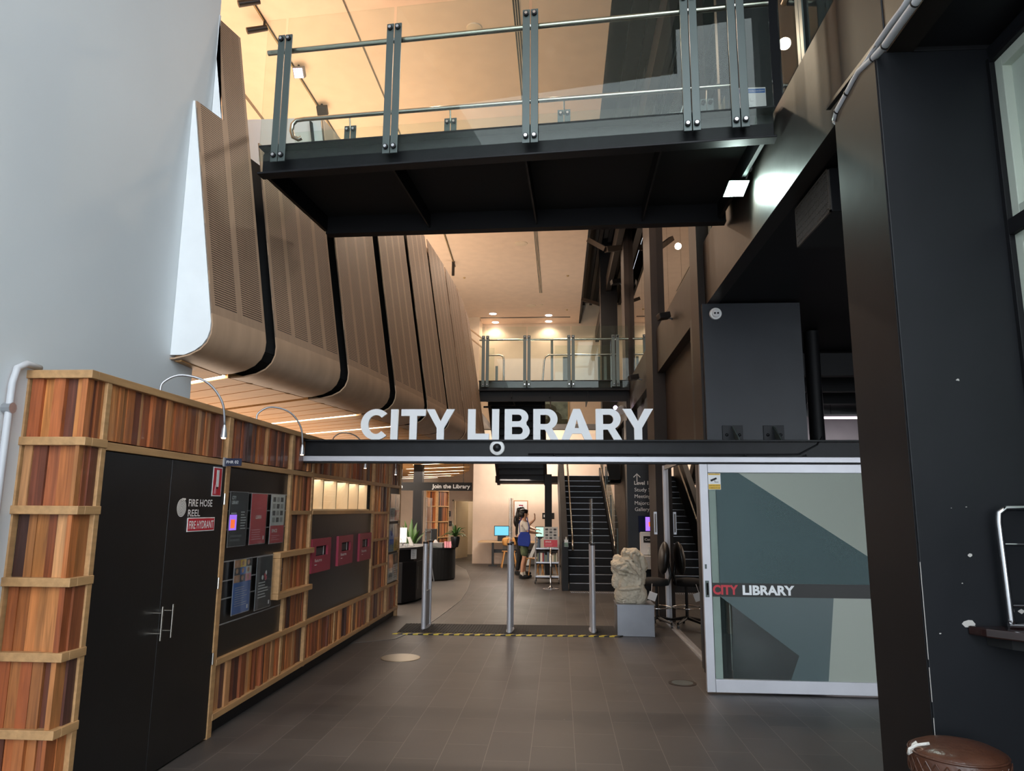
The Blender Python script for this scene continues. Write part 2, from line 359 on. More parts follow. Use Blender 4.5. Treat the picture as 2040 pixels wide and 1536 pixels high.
    def build(s, name, m=None, parent=None, smooth=False, bevel=0.0, auto=False):
        me = D.meshes.new(name); me.from_pydata([tuple(p) for p in s.v], [], s.f)
        for mm in s.mats:
            me.materials.append(mm if mm is not None else m)
        me.polygons.foreach_set('material_index', s.m)
        if any(t != (1, 1, 1) for t in s.t):
            a = me.attributes.new('tint', 'FLOAT_COLOR', 'FACE')
            for i, t in enumerate(s.t): a.data[i].color = (t[0], t[1], t[2], 1)
        if any(u for u in s.uv):
            ul = me.uv_layers.new(name='UVMap')
            for p, u in zip(me.polygons, s.uv):
                if u:
                    for li, q in zip(p.loop_indices, u): ul.data[li].uv = q
        if smooth: me.polygons.foreach_set('use_smooth', [True] * len(me.polygons))
        me.update()
        o = D.objects.new(name, me); COL.objects.link(o)
        if parent is not None:
            o.parent = parent
            if parent.parent is None: o.location = -parent.location
        if bevel:
            b = o.modifiers.new('b', 'BEVEL'); b.width = bevel; b.segments = 2; b.limit_method = 'ANGLE'
        if auto:
            es = o.modifiers.new('e', 'EDGE_SPLIT'); es.split_angle = math.radians(40)
        return o
def thing(name, label, cat, loc=(0, 0, 0), group=None):
    o = D.objects.new(name, None); COL.objects.link(o); o.location = loc; o.empty_display_size = 0.1
    o['label'] = label; o['category'] = cat
    if group: o['group'] = group
    return o
def tag(o, label, cat, group=None):
    o['label'] = label; o['category'] = cat
    if group: o['group'] = group
    return o
def struct(name, mb, m=None, parent=None, **k):
    o = mb.build(name, m, parent, **k)
    if parent is None: o['kind'] = 'structure'
    return o
def dup(root, loc, label=None, rotz=None):
    r = root.copy(); COL.objects.link(r); r.location = loc
    if rotz is not None: r.rotation_euler = (0, 0, rotz)
    if label: r['label'] = label
    for ch in list(root.children):
        c = ch.copy(); COL.objects.link(c); c.parent = r
        for g in ch.children:
            d = g.copy(); COL.objects.link(d); d.parent = c
    return r
def sbox(name, m, *a, **k): return struct(name, MB().box(*a), m, **k)

# ================================================================== THE SHELL
XW = -2.82          # white wall plane
XP = -2.47          # face of the timber partition
XR = 1.47           # face of the right hand columns
XF = 1.52           # face of the upper level fascia
ZC = 8.3            # ceiling
ZT, ZB = 4.38, 3.70 # fascia top and bottom

sbox('floor', M['floor'], -9, 9, -14, 30, -0.2, 0)
# grey vinyl area of the library with its curved edge
pts = [(-2.9, 8.6), (-2.05, 9.2), (-1.84, 10.45), (-1.79, 11.79), (-1.76, 13.07), (-1.86, 14.93), (-2.04, 16.8), (-2.49, 19.5), (-3.0, 21.2), (-8, 21.2), (-8, 8.6)]
struct('floor', MB().prism(pts, 0.0, 0.004), M['vinyl'])
struct('trim_1', MB().tube([(a, b, 0.003) for a, b in pts[1:9]], 0.006, 6), M['silver'])
# white wall on the left
mb = MB(); mb.hexa([(XW - 0.35, -14, 0), (XW, -14, 0), (XW, 5.28, 0), (XW - 0.35, 5.28, 0)], [(XW - 0.35, -14, ZC), (XW, -14, ZC), (XW, 5.2, ZC), (XW - 0.35, 5.2, ZC)])
struct('wall_left', mb, M['white_wall'])
# ceiling with its open right edge
sbox('ceiling', M['ceil'], -8.2, 0.72, -1.0, 25.5, ZC, ZC + 0.12)
sbox('trim_2', M['black'], 0.725, 0.78, -1.0, 25.5, ZC, ZC + 0.75)
sbox('ceiling', M['blackm'], 0.78, 9, -1.0, 25.5, 9.06, 9.2)
# back walls
sbox('wall_back', M['cream'], -2.9, 5, 25.5, 25.65, 4.2, ZC + 0.9)
sbox('wall_back', M['cream'], -8, -2.80, 24.5, 25.48, 4.2, ZC)
sbox('wall_back', M['pink'], -2.47, 5, 21.9, 22.1, 0, 3.9)
sbox('wall_back', M['pink'], -2.62, -2.47, 21.9, 23.4, 0, 3.9)
mb = MB().box(-8, -3.42, 23.4, 23.55, 0, 3.9).box(-3.42, -2.62, 23.4, 23.55, 1.86, 3.9)
struct('wall_back', mb, M['pink'])
sbox('ceiling', M['cream'], -8, 3, 21.9, 26.6, 3.9, 4.0)
sbox('floor', M['vinyl'], -8, 6, 21.85, 25.6, 4.02, 4.18)
sbox('floor', M['vinyl'], -8, -2.1, 15.6, 21.84, 4.02, 4.18)
# corridor past the doorway
sbox('wall_corridor', M['cream'], -4.2, -2.2, 26.2, 26.4, 0, 2.9)
sbox('wall_corridor', M['cream'], -4.0, -3.9, 23.55, 26.2, 0, 2.9)
sbox('wall_corridor', M['cream'], -2.55, -2.45, 23.55, 26.2, 0, 2.9)
sbox('ceiling', M['cream'], -4.2, -2.2, 23.56, 26.4, 2.6, 2.7)
mb = MB().box(-3.46, -3.41, 23.36, 23.6, 0, 1.9).box(-3.46, -2.62, 23.36, 23.6, 1.85, 1.9)
struct('trim_3', mb, M['cream'], bevel=0.004)
# far left and right enclosure
sbox('wall_left_far', M['cream'], -8.2, -8, 5, 26, 0, ZC)
sbox('wall_left_far', M['cream'], -8, -3.2, 5.0, 5.2, 0, ZC)
sbox('wall_right_far', M['blackm'], 8.0, 8.2, -1, 26, 0, 9.1)
sbox('wall_cafe', M['black'], 2.2, 8, 16.0, 16.2, 0, 3.6)
# upper floor slab on the right, its fascia and the soffit
sbox('trim_4', M['fascia'], XF, XF + 0.12, -1.0, 25.4, ZB, ZT)
sbox('ceiling', M['black'], XF + 0.12, 8, -1.0, 21.85, ZB + 0.02, ZB + 0.2)
sbox('floor', M['blackm'], XF + 0.12, 8, -1.0, 21.8, 4.0, 4.2)
sbox('wall_upper_right', M['black'], 2.75, 2.85, 3.0, 25.4, 4.2, 9.05)
sbox('wall_upper_right', M['navy'], 1.62, 2.75, 6.7, 6.8, 4.2, 7.6)
# columns of the right side
def column(y0, y1, z0, z1, x0=XR, x1=XR + 0.35, m='steel_dk', sm='brownst'):
    return struct('wall_column', MB().box(x0, x1, y0, y1, z0, z1), M[m], bevel=0.006)
struct('wall_column', MB().box(XR, 2.2, 3.12, 3.62, 0, ZB), M['navy'], bevel=0.004)
sbox('wall_column', M['black'], XR - .004, XR + .01, 3.13, 3.62, 0, ZB)
struct('wall_column', MB().box(XF - 0.006, 2.02, 3.12, 3.62, ZB, 9.05), M['black'], bevel=0.004)
sbox('wall_column', M['navy2'], XR, 2.45, 7.25, 7.95, 0, ZB)
sbox('wall_column', M['brownst'], XR - 0.02, XF + 0.1, 7.33, 7.74, 0, 9.05)
sbox('wall_column', M['brownst'], XR - 0.02, 1.80, 11.06, 11.9, 0, 9.05)
sbox('wall_column', M['brownst'], XR - 0.02, 1.70, 15.5, 16.2, 0, 9.05)
sbox('wall_column', M['black'], 1.15, 1.6, 19.2, 19.8, 2.4, 9.05)
# recessed wall below the fascia
sbox('wall_right', M['brownst'], 1.64, 1.74, 7.95, 11.06, 2.28, ZB)
sbox('wall_right', M['black'], 1.64, 1.74, 11.9, 15.5, 0, ZB)
sbox('wall_right', M['black'], 1.64, 1.74, 16.2, 21.9, 0, ZB)
sbox('ceiling', M['black'], 1.2, 1.66, 7.95, 21.3, ZB + 0.01, ZB + 0.05) if False else None
# sign wall beside the stairs
sbox('wall_sign', M['navy2'], 1.20, 1.64, 13.0, 13.3, 0, 3.2)
# window wall by the entrance, right of the camera
XV = 1.965
mb = MB().box(XV, XV + .25, -1.0, 3.12, 0, 1.60).box(XV, XV + .25, -1.0, 3.12, 3.64, ZB)
struct('wall_right_front', mb, M['navy'])
# roof void: beam and deck ribs
mb = MB()
for k in range(8): mb.box(0.84 + k * 0.26, 0.94 + k * 0.26, 2.0, 25.3, 8.92, 9.05)
struct('trim_5', mb, M['black'])
sbox('trim_6', M['fascia'], 1.30, 1.43, 2.0, 25.3, 7.55, 7.95)

# ------------------------------------------------------------------ windows by the entrance
f = faceXn(XV, 3.12, 0)
mb = MB(f); mb.box(0, .025, 1.60, 3.64, -.05, .012).box(.025, 3.9, 2.79, 2.86, -.05, .012).box(.025, 3.9, 3.615, 3.64, -.05, .012).box(.025, 3.9, 1.60, 1.64, -.05, .012)
win = struct('window_1', mb, M['black'], bevel=.002)
mb = MB(f)
for z0, z1 in ((1.64, 2.79), (2.86, 3.615)): mb.box(.025, .075, z0, z1, -.07, -.01).box(.075, 3.9, z0, z0 + .05, -.07, -.01).box(.075, 3.9, z1 - .05, z1, -.07, -.01)
mb.build('sash', M['sash'], win, bevel=.003)
mb = MB(f)
for z0, z1 in ((1.69, 2.74), (2.91, 3.565)): mb.box(.075, 3.9, z0, z1, -.06, -.05)
mb.build('pane', M['windowg'], win)
# backing that keeps the wall closed behind the panes
sbox('wall_right_front', M['cream'], 2.22, 2.28, -1.0, 3.62, 0, ZB)

# ------------------------------------------------------------------ curved timber bulkhead
SEAM = [((-2.53, 4.93), (-2.375, 5.52)), ((-2.35, 5.68), (-2.13, 6.72)), ((-2.08, 6.84), (-1.925, 7.92)), ((-1.88, 8.04), (-1.745, 9.06)),
        ((-1.72, 9.18), (-1.615, 10.2)), ((-1.60, 10.31), (-1.535, 11.5)), ((-1.53, 11.6), (-1.49, 12.7)), ((-1.49, 12.78), (-1.50, 13.9)), ((-1.50, 13.98), (-1.56, 15.2))]
LEAN = -0.152; ZS = 2.65; ZJ = 3.0; ZTOP = 5.66
SOFD = Vector((-0.845, 0.535))
WHICH = ['with a stepped top, beside the white wall', 'second from the white wall', 'third from the white wall',
         'fourth from the white wall', 'fifth from the white wall', 'sixth from the white wall', 'seventh from the white wall', 'next to last from the white wall', 'farthest, beside the far bridge']
def seam_curve(n=7):
    out = []
    P = [(0, 0), (0.045, -0.20), (-0.02, -0.35), (-0.40, -0.35)]
    for i in range(n + 1):
        t = i / n; a, b, c, d = (1 - t) ** 3, 3 * t * (1 - t) ** 2, 3 * t * t * (1 - t), t ** 3
        out.append((a * P[0][0] + b * P[1][0] + c * P[2][0] + d * P[3][0], a * P[0][1] + b * P[1][1] + c * P[2][1] + d * P[3][1]))
    return out
def strip_surface(rows, thick, uvs=None):
    """rows: list of (a,b) point pairs; builds a sheet with thickness to its back"""
    mb = MB(); n = len(rows)
    f = []; vs = []
    for a, b in rows: vs += [a, b]
    for i in range(n - 1): f.append((2 * i, 2 * i + 1, 2 * i + 3, 2 * i + 2))
    back = []
    for i in range(n):
        a, b = rows[i]; a2, b2 = rows[min(i + 1, n - 1)]; a0, b0 = rows[max(i - 1, 0)]
        nrm = (b - a).cross((a2 - a0)).normalized()
        if nrm.x < 0 and abs(nrm.x) > 0.3 or (abs(nrm.x) <= 0.3 and nrm.z > 0): nrm = -nrm
        back += [a - nrm * thick, b - nrm * thick]
    k = len(vs); vs += back
    g = [(k + 2 * i, k + 2 * i + 2, k + 2 * i + 3, k + 2 * i + 1) for i in range(n - 1)]
    e = [(2 * i, 2 * i + 2, k + 2 * i + 2, k + 2 * i) for i in range(n - 1)] + [(2 * i + 1, k + 2 * i + 1, k + 2 * i + 3, 2 * i + 3) for i in range(n - 1)]
    e += [(0, k, k + 1, 1), (2 * n - 2, 2 * n - 1, k + 2 * n - 1, k + 2 * n - 2)]
    uu = None
    if uvs: uu = uvs + [None] * (len(g) + len(e))
    mb.add(vs, f + g + e, None, (1, 1, 1), uu)
    return mb
TH = 0.012
def soff(pt, t):   # point on the soffit, t metres from the bulkhead edge towards the back left
    z = ZS if pt[1] < 12 else ZS - (pt[1] - 12) * 0.022
    return Vector((pt[0] + SOFD.x * t, pt[1] + SOFD.y * t, z))
for i, (a, b) in enumerate(SEAM):
    r = thing('bulkhead_panel', 'curved timber bulkhead panel with slotted face, ' + WHICH[i], 'wall panel', (a[0], a[1], ZS), 'curved timber bulkhead panels')
    def face_mb(a, b, ztop, u0, u1):
        A0 = Vector((a[0], a[1], ZJ)); B0 = Vector((b[0], b[1], ZJ))
        A1 = Vector((a[0] + LEAN * (ztop - ZJ), a[1], ztop)); B1 = Vector((b[0] + LEAN * (ztop - ZJ), b[1], ztop))
        return strip_surface([(A1, B1), (A0, B0)], TH, [[(u0, ztop - ZJ), (u1, ztop - ZJ), (u1, 0), (u0, 0)]])
    if i == 0:
        mid = ((a[0] + b[0]) / 2, (a[1] + b[1]) / 2)
        L = 1 / 3.6
        face_mb(a, mid, 4.70, 0, L).build('slotted_face', M['perf'], r)
        face_mb(mid, b, ZTOP, L, 2 * L).build('slotted_face', M['perf'], r)
    else:
        face_mb(a, b, 4.75 if i == 1 else ZTOP, 0, 4 / 3.6).build('slotted_face', M['perf'], r)
    rows = []
    for dx, dz in seam_curve():
        rows.append((Vector((a[0] + dx, a[1] - dx * 0.25 if False else a[1], ZJ + dz)), Vector((b[0] + dx, b[1], ZJ + dz))))
    strip_surface(rows, TH).build('curved_foot', M['veneer'], r, smooth=True, auto=True)
# black backing behind the gaps
mb = MB()
ALLP = [SEAM[0][0]] + [((SEAM[i][1][0] + SEAM[i + 1][0][0]) / 2, (SEAM[i][1][1] + SEAM[i + 1][0][1]) / 2) for i in range(len(SEAM) - 1)] + [SEAM[-1][1]]
ALLP[0] = (SEAM[0][0][0] + .02, SEAM[0][0][1] + .05)
IN = 0.10
prof = [(LEAN * (ZTOP - 0.06 - ZJ) - IN, ZTOP - 0.06 - ZJ), (-IN, 0), (-IN + .03, -.14), (-IN - .02, -.20), (-IN - .10, -.245), (-.42, -.27), (-1.0, -.27)]
for i in range(len(ALLP) - 1):
    b, c = ALLP[i], ALLP[i + 1]
    for k in range(len(prof) - 1):
        if i <= 1 and k == 0: p = (LEAN * (4.6 - ZJ) - IN, 4.6 - ZJ); q = prof[1]
        else: p, q = prof[k], prof[k + 1]
        if i == 0 and k >= 4: continue
        mb.add([(b[0] + p[0], b[1], ZJ + p[1]), (c[0] + p[0], c[1], ZJ + p[1]), (c[0] + q[0], c[1], ZJ + q[1]), (b[0] + q[0], b[1], ZJ + q[1])], [(0, 1, 2, 3)])
o = struct('trim_7', mb, M['blackm']); md = o.modifiers.new('s', 'SOLIDIFY'); md.thickness = 0.01
mb = MB()
top = [(p[0] + LEAN * (ZTOP - ZJ) - 0.05, p[1]) for ab in SEAM for p in ab][4:]
mb.prism([(XW - 0.3, 6.86)] + [(p[0], p[1]) for p in top] + [(-8, 15.2), (-8, 6.86)], ZTOP - 0.12, ZTOP - 0.06)
struct('ceiling_bulkhead', mb, M['cream'])
# end cheek of the bulkhead at the white wall: white painted caps
def prof_poly(a, zt, full=True):
    P = [(a[0] + LEAN * (zt - ZJ), zt), (a[0], ZJ)] + [(a[0] + dx, ZJ + dz) for dx, dz in seam_curve(8)[1:]]
    return P
a = SEAM[0][0]
P = prof_poly(a, 4.70); P = [(x - 0.015, z + (0.0 if z > 4 else 0.012)) for x, z in P if x > XW] + [(XW + 0.004, ZS + 0.012), (XW + 0.004, 4.70)]
mb = MB()
L_ = [(x, z) for x, z in P if x > XW + .01]
for (xa, za), (xb, zb) in zip(L_[:-1], L_[1:]):
    q = [(XW + .002, za), (xa, za), (xb, zb), (XW + .002, zb)]
    mb.hexa([(x, a[1] - .004, z) for x, z in q], [(x, a[1] + .016, z) for x, z in q])
struct('trim_8', mb, M['cap'])
m2 = ((SEAM[0][0][0] + SEAM[0][1][0]) / 2, (SEAM[0][0][1] + SEAM[0][1][1]) / 2)
mb = MB(Fr((0, m2[1] - 0.01, 0), X3, Z3)); mb.prism([(m2[0] + LEAN * 1.7 - 0.02, 4.70), (XW + 0.004, 4.70), (XW + 0.004, ZTOP), (m2[0] + LEAN * (ZTOP - ZJ) - 0.02, ZTOP)][::-1], -0.02, 0.0)
struct('trim_9', mb, M['cap'])
a3 = SEAM[2][0]
mb = MB(Fr((0, a3[1] - 0.006, 0), X3, Z3)); mb.prism([(a3[0] + LEAN * 1.8 - 0.02, 4.8), (-4.5, 4.8), (-4.5, ZTOP), (a3[0] + LEAN * (ZTOP - ZJ) - 0.02, ZTOP)][::-1], -0.02, 0.0)
struct('trim_13', mb, M['cap'])
# soffit behind the curved feet: boards between light slots
def zsof(y): return ZS if y < 12 else max(2.42, ZS - (y - 12) * 0.022)
bounds = [(-2.78, 4.97)] + [((SEAM[i][1][0] + SEAM[i + 1][0][0]) / 2 - 0.36, (SEAM[i][1][1] + SEAM[i + 1][0][1]) / 2) for i in range(len(SEAM) - 1)] + [(-1.95, 15.3), (-2.05, 16.4), (-2.2, 17.5), (-2.45, 18.5), (-2.8, 19.4), (-3.3, 20.2)]
GAP = 0.05
for i in range(len(bounds) - 1):
    p, q = bounds[i], bounds[i + 1]
    def back(pt):
        t = (pt[0] + 7.9) / -SOFD.x
        return (pt[0] + SOFD.x * t, pt[1] + SOFD.y * t)
    p1 = (p[0], p[1] + (GAP if i else 0)); q1 = (q[0], q[1] - GAP)
    bp, bq = back(p1), back(q1)
    if i == 0:
        vs = [(XW, 5.1, ZS), (-2.70, 5.05, ZS), (q1[0], q1[1], ZS)]
        e = Vector((q1[0], q1[1])) + SOFD * 0.62
        poly = [(-2.86, 4.98), (-2.72, 4.98), (q1[0], q1[1]), (e.x, e.y), (-3.15, 5.82), (-3.15, 5.3)]
        poly = [(-2.81, 4.98), (p[0] + 0.02, 4.98), q1, (bq[0] * .3 + q1[0] * .7, bq[1] * .3 + q1[1] * .7), (-4.1, 5.3), (-2.81, 5.3)]
        mb = MB().prism([(x, y) for x, y in poly], ZS, ZS + 0.05)
    else:
        zs = [zsof(v[1]) for v in (p1, q1, q1, p1)]
        L = [(p1[0], p1[1], zs[0]), (q1[0], q1[1], zs[1]), (bq[0], bq[1], zs[1]), (bp[0], bp[1], zs[0])]
        mb = MB().hexa(L, [(x, y, z + 0.05) for x, y, z in L])
        # shallow battens along the soffit
        for k in range(1, 4):
            s0 = (p1[0] + (q1[0] - p1[0]) * k / 4, p1[1] + (q1[1] - p1[1]) * k / 4); s1 = back(s0); z = zsof(s0[1])
            mb.bar((s0[0], s0[1], z - 0.001), (s1[0], s1[1], z - 0.001), 0.06, 0.006)
    struct('ceiling_soffit', mb, M['soffit'])
# slot lamps of the soffit
lampdef = [(1, 0.05, 0.62), (3, 0.10, 2.6), (4, 0.1, 2.6), (9, 0.3, 1.6), (10, 0.2, 2.0), (11, 0.2, 2.0), (12, 0.2, 2.0), (13, 0.2, 2.0), (14, 0.2, 1.6)]
for bi, t0, t1 in lampdef:
    if bi >= len(bounds): continue
    p = bounds[bi]; z = zsof(p[1])
    A = Vector((p[0] + SOFD.x * t0, p[1] + SOFD.y * t0, z + 0.012)); B = Vector((p[0] + SOFD.x * t1, p[1] + SOFD.y * t1, z + 0.012))
    t = thing('slot_lamp', '', 'light', (A.x, A.y, A.z), 'linear lamps in the soffit gaps')
    t['label'] = {1: 'bright linear lamp in the soffit at the end of the white wall', 3: 'long linear lamp in the soffit, upper one left of the letter C', 4: 'long linear lamp in the soffit passing behind the letters C and I'}.get(bi, 'thin linear lamp in the far timber soffit above the hanging sign')
    MB().bar(A, B, 0.055, 0.02).build('lens', M['strip'], t)
    MB().bar(A + Vector((0, 0, .02)), B + Vector((0, 0, .02)), 0.075, 0.02).build('housing', M['white'], t)
sbox('ceiling_soffit', M['blackm'], -7.9, -3.2, 5.35, 22.0, ZS + 0.2, ZS + 0.25)
mb = MB().prism([(-3.25, 5.35), (-2.9, 5.35), (-2.75, 6.7), (-2.5, 8), (-2.3, 9.2), (-2.15, 10.3), (-2.05, 11.6), (-2.05, 14.0), (-2.2, 15.6), (-3.25, 19)], ZS + 0.2, ZS + 0.25)
struct('ceiling_soffit', mb, M['blackm'])

# ================================================================== NEAR FOOTBRIDGE
BL, BR = Vector((-2.30, 5.08, 0)), Vector((1.50, 4.72, 0))      # front edge
CL, CR = Vector((-2.20, 6.33, 0)), Vector((1.50, 6.21, 0))      # rear edge
bx = (BR - BL).normalized()
def bz(p, z): return Vector((p.x, p.y, z))
br = thing('footbridge', 'black steel footbridge crossing overhead in the foreground', 'bridge', (0, 5.6, 4.2))
def girder(mb, A, B, z0, z1, out):
    """channel section: web with two flanges, out = direction of the flanges"""
    o_ = Vector(out) * 0.09
    mb.bar(bz(A, (z0 + z1) / 2), bz(B, (z0 + z1) / 2), 0.014, z1 - z0)
    for z in (z0 + 0.008, z1 - 0.008):
        mb.bar(bz(A, z) + o_ * 0.5, bz(B, z) + o_ * 0.5, 0.10, 0.016)
nrm = Vector((bx.y, -bx.x, 0))      # towards the camera
girder(MB(), BL, BR, 0, 1, nrm)
mb = MB(); girder(mb, BL + nrm * -0.02, BR + nrm * -0.02, 4.12, 4.355, nrm); mb.build('front_girder', M['steel_dk'], br, bevel=0.003)
mb = MB(); girder(mb, CL, CR, 4.16, 4.38, -nrm); mb.build('rear_girder', M['black'], br)
MB().hexa([bz(BL - nrm * .03, 4.33), bz(BR - nrm * .03, 4.33), bz(CR, 4.33), bz(CL, 4.33)], [bz(BL - nrm * .03, 4.37), bz(BR - nrm * .03, 4.37), bz(CR, 4.37), bz(CL, 4.37)]).build('deck', M['blackm'], br)
for t in (0.0, 0.27, 0.54, 0.80, 0.985):
    A = BL.lerp(BR, t) - nrm * 0.03; B = CL.lerp(CR, t)
    MB().bar(bz(A, 4.25), bz(B, 4.27), 0.014 if 0 < t < .98 else 0.03, 0.17).build('rib', M['steel_dk'], br)
def clamp_bolt(mb, p, n, m=None, m2=None):
    mb.tube([p, p + n * 0.018], 0.020, 12, M['black']); mb.tube([p + n * 0.018, p + n * 0.024], 0.012, 10, M['chrome'])
def balustrade(name, label, A, B, z0, ztop, zrail, ts, n, lift=0.0, group=None, glz=None, post_w=0.055, gapw=0.006, rail_r=0.021, bolts=True, cat='balustrade', hook=None, railoff=0.06):
    """posts of two flat bars at fractions ts of A->B, glass panes between, tubular rail behind"""
    A = Vector(A); B = Vector(B); d = (B - A).normalized(); n = Vector(n).normalized()
    r = thing(name, label, cat, ((A.x + B.x) / 2, (A.y + B.y) / 2, z0), group)
    for t in ts:
        p = A.lerp(B, t)
        po = MB()
        for s_ in (-1, 1):
            q = p + d * s_ * (post_w / 2 + gapw / 2)
            po.bar(bz(q, z0), bz(q, ztop), post_w, 0.014, up=None) if False else po.hexa(
                [bz(q - d * post_w / 2 - n * .006, z0), bz(q + d * post_w / 2 - n * .006, z0), bz(q + d * post_w / 2 + n * .006, z0), bz(q - d * post_w / 2 + n * .006, z0)],
                [bz(q - d * post_w / 2 - n * .006, ztop), bz(q + d * post_w / 2 - n * .006, ztop), bz(q + d * post_w / 2 + n * .006, ztop), bz(q - d * post_w / 2 + n * .006, ztop)])
        pob = po.build('post', M['greysteel'], r, bevel=0.002)
        if bolts:
            for s_ in (-1, 1):
                q = p + d * s_ * (post_w / 2 + gapw / 2)
                for z in (z0 + 0.05, ztop - 0.04):
                    bb = MB(); clamp_bolt(bb, bz(q, z) + n * 0.006, n); bb.build('bolt', M['black'], pob)
        if railoff: MB().tube([bz(p, zrail - 0.03), bz(p - n * railoff, zrail - 0.02)], 0.008, 8).build('bracket', M['inox'], r)
        else: MB().tube([bz(p, ztop - 0.05), bz(p + n * 0.04, zrail)], 0.008, 8).build('bracket', M['inox'], r)
    pts = [bz(A, zrail) - n * railoff, bz(B, zrail) - n * railoff]
    if hook: pts = hook + pts if hook else pts
    MB().tube(pts, rail_r, 14).build('handrail', M['inox'], r, smooth=True, auto=True)
    g0 = z0 + 0.02 if glz is None else glz[0]; g1 = ztop + 0.14 if glz is None else glz[1]
    tt = [0.0] + list(ts) + [1.0]
    tt = sorted(set(tt))
    for a_, b_ in zip(tt[:-1], tt[1:]):
        if b_ - a_ < 0.03: continue
        P = A.lerp(B, a_) + d * 0.012; Q = A.lerp(B, b_) - d * 0.012
        MB().hexa([bz(P - n * .016, g0), bz(Q - n * .016, g0), bz(Q - n * .006, g0), bz(P - n * .006, g0)], [bz(P - n * .016, g1), bz(Q - n * .016, g1), bz(Q - n * .006, g1), bz(P - n * .006, g1)]).build('glass_pane', M['glassb'], r)
    return r
fA, fB = BL + nrm * 0.09, BR + nrm * 0.09
def frac(px, py, z): 
    q = Zp(px, py, z); return max(0, min(1, (q - fA).dot(bx) / (fB - fA).length))
ts = [0.045, frac(787, 265, 4.42), frac(1062, 252, 4.42), frac(1374, 226, 4.42), frac(1468, 216, 4.42)]
balustrade('bridge_balustrade', 'glass balustrade with paired steel posts along the front of the near footbridge', fA, fB, 4.20, 5.27, 5.17, ts, nrm, glz=(4.22, 5.42))
RA, RB = Vector((-2.52, 6.20, 0)), Vector((1.5, 5.86, 0))
rr = balustrade('bridge_balustrade', 'rear glass balustrade of the near footbridge, its handrail ending in a hook', RA, RB, 4.36, 5.16, 5.23, [0.14, 0.38, 0.64, 0.95], (0, -1, 0), glz=(4.4, 5.14), railoff=0.0)
for ch in list(rr.children):
    if ch.name.startswith('handrail'): D.objects.remove(ch)
h0 = Vector((-2.47, 6.14, 5.235))
hk = [h0 + Vector(v) for v in ((.05, 0, -.19), (.02, 0, -.205), (-.03, 0, -.18), (-.05, 0, -.12), (-.045, 0, -.05), (-.01, 0, -.01), (.06, 0, 0))]
MB().tube(hk + [Vector((1.5, 5.80, 5.235))], 0.021, 12).build('handrail', M['inox'], rr, smooth=True, auto=True)

# balustrade on the fascia edge, from the bridge towards the camera
GA, GB = Vector((XF + 0.03, 0.2, 0)), Vector((XF + 0.03, 4.70, 0))
r = balustrade('fascia_balustrade', 'glass balustrade on the upper floor edge right of the near footbridge', GB, GA, 4.20, 5.27, 5.17, [0.10, 0.33, 0.56, 0.8], (-1, 0, 0), glz=(4.40, 5.45), bolts=False)
# between the near bridge and the first column
balustrade('fascia_balustrade', 'short glass balustrade on the upper floor edge just behind the near footbridge', (XF + .03, 7.3, 0), (XF + .03, 6.3, 0), 4.20, 5.27, 5.17, [0.2, 0.9], (-1, 0, 0), glz=(4.40, 5.45), bolts=False)
# tall glazing above the fascia in the far bays
for i, (y0, y1, nm) in enumerate(((7.76, 11.05, 'nearer'), (11.92, 15.48, 'farther'))):
    wn = struct('window_%d' % (i + 2), MB().box(XF + .03, XF + .06, y0, y1, ZT, ZT + .03), M['steel_dk'])
    n_ = 3
    for k in range(n_):
        a_ = y0 + (y1 - y0) * k / n_ + .006; b_ = y0 + (y1 - y0) * (k + 1) / n_ - .006
        MB().box(XF + .035, XF + .05, a_, b_, ZT + .03, 9.0).build('pane', M['mirrorg'] if 'mirrorg' in M else M['glassf'], wn)

# evacuation diagram
t = thing('evacuation_diagram', 'white and blue evacuation diagram sheet above the right end of the near bridge', 'notice', (1.86, 6.68, 5.4))
f = faceY(0, 6.69)
mb = MB(f); mb.box(1.80, 2.06, 5.38, 5.76, 0, .006, M['white'])
mb.box(1.805, 2.055, 5.70, 5.745, .006, .008, M['blue']); mb.box(1.805, 2.055, 5.385, 5.405, .006, .008, M['blue'])
mb.text('EVACUATION DIAGRAM', 1.815, 5.712, 0.025, M['white'], .009, width=.23)
for k in range(14):
    x = 1.82 + random.random() * .2; z = 5.43 + random.random() * .22
    mb.box(x, x + .03 + random.random() * .03, z, z + .002, .006, .0075, M['grey']); mb.box(x, x + .002, z, z + .03, .006, .0075, M['grey'])
mb.build('sheet', None, t)

# ================================================================== FAR FOOTBRIDGE
YB = 15.4
fb = thing('footbridge', 'far black steel footbridge at the back of the hall, seen above the letters', 'bridge', (0, YB, 4.2))
A, B = Vector((-1.75, YB, 0)), Vector((XR + .04, YB, 0))
mb = MB(); girder(mb, A, B, 4.14, 4.36, (0, -1, 0)); mb.build('front_girder', M['black'], fb)
mb = MB(); girder(mb, A + Vector((0, 1.5, 0)), B + Vector((0, 1.5, 0)), 4.14, 4.36, (0, 1, 0)); mb.build('rear_girder', M['black'], fb)
MB().box(-1.75, XR + .04, YB, YB + 1.5, 4.30, 4.34).build('deck', M['blackm'], fb)
for t_ in (0.22, 0.48, 0.74): MB().box(-1.75 + t_ * 3.2, -1.74 + t_ * 3.2 + .01, YB, YB + 1.5, 4.0, 4.3).build('rib', M['black'], fb)
MB().box(-1.75, XR, YB + .05, YB + .09, 3.92, 4.16).build('lower_beam', M['black'], fb)
ts = [(x + 1.75) / (XR + .04 + 1.75) for x in (-1.61, -0.70, 0.26, 1.22)]
balustrade('bridge_balustrade', 'glass balustrade with paired posts along the front of the far footbridge', A + Vector((0, -.10, 0)), B + Vector((0, -.10, 0)), 4.22, 5.36, 5.28, ts, (0, -1, 0), glz=(4.2, 5.56), post_w=0.07, gapw=.02, rail_r=.024)
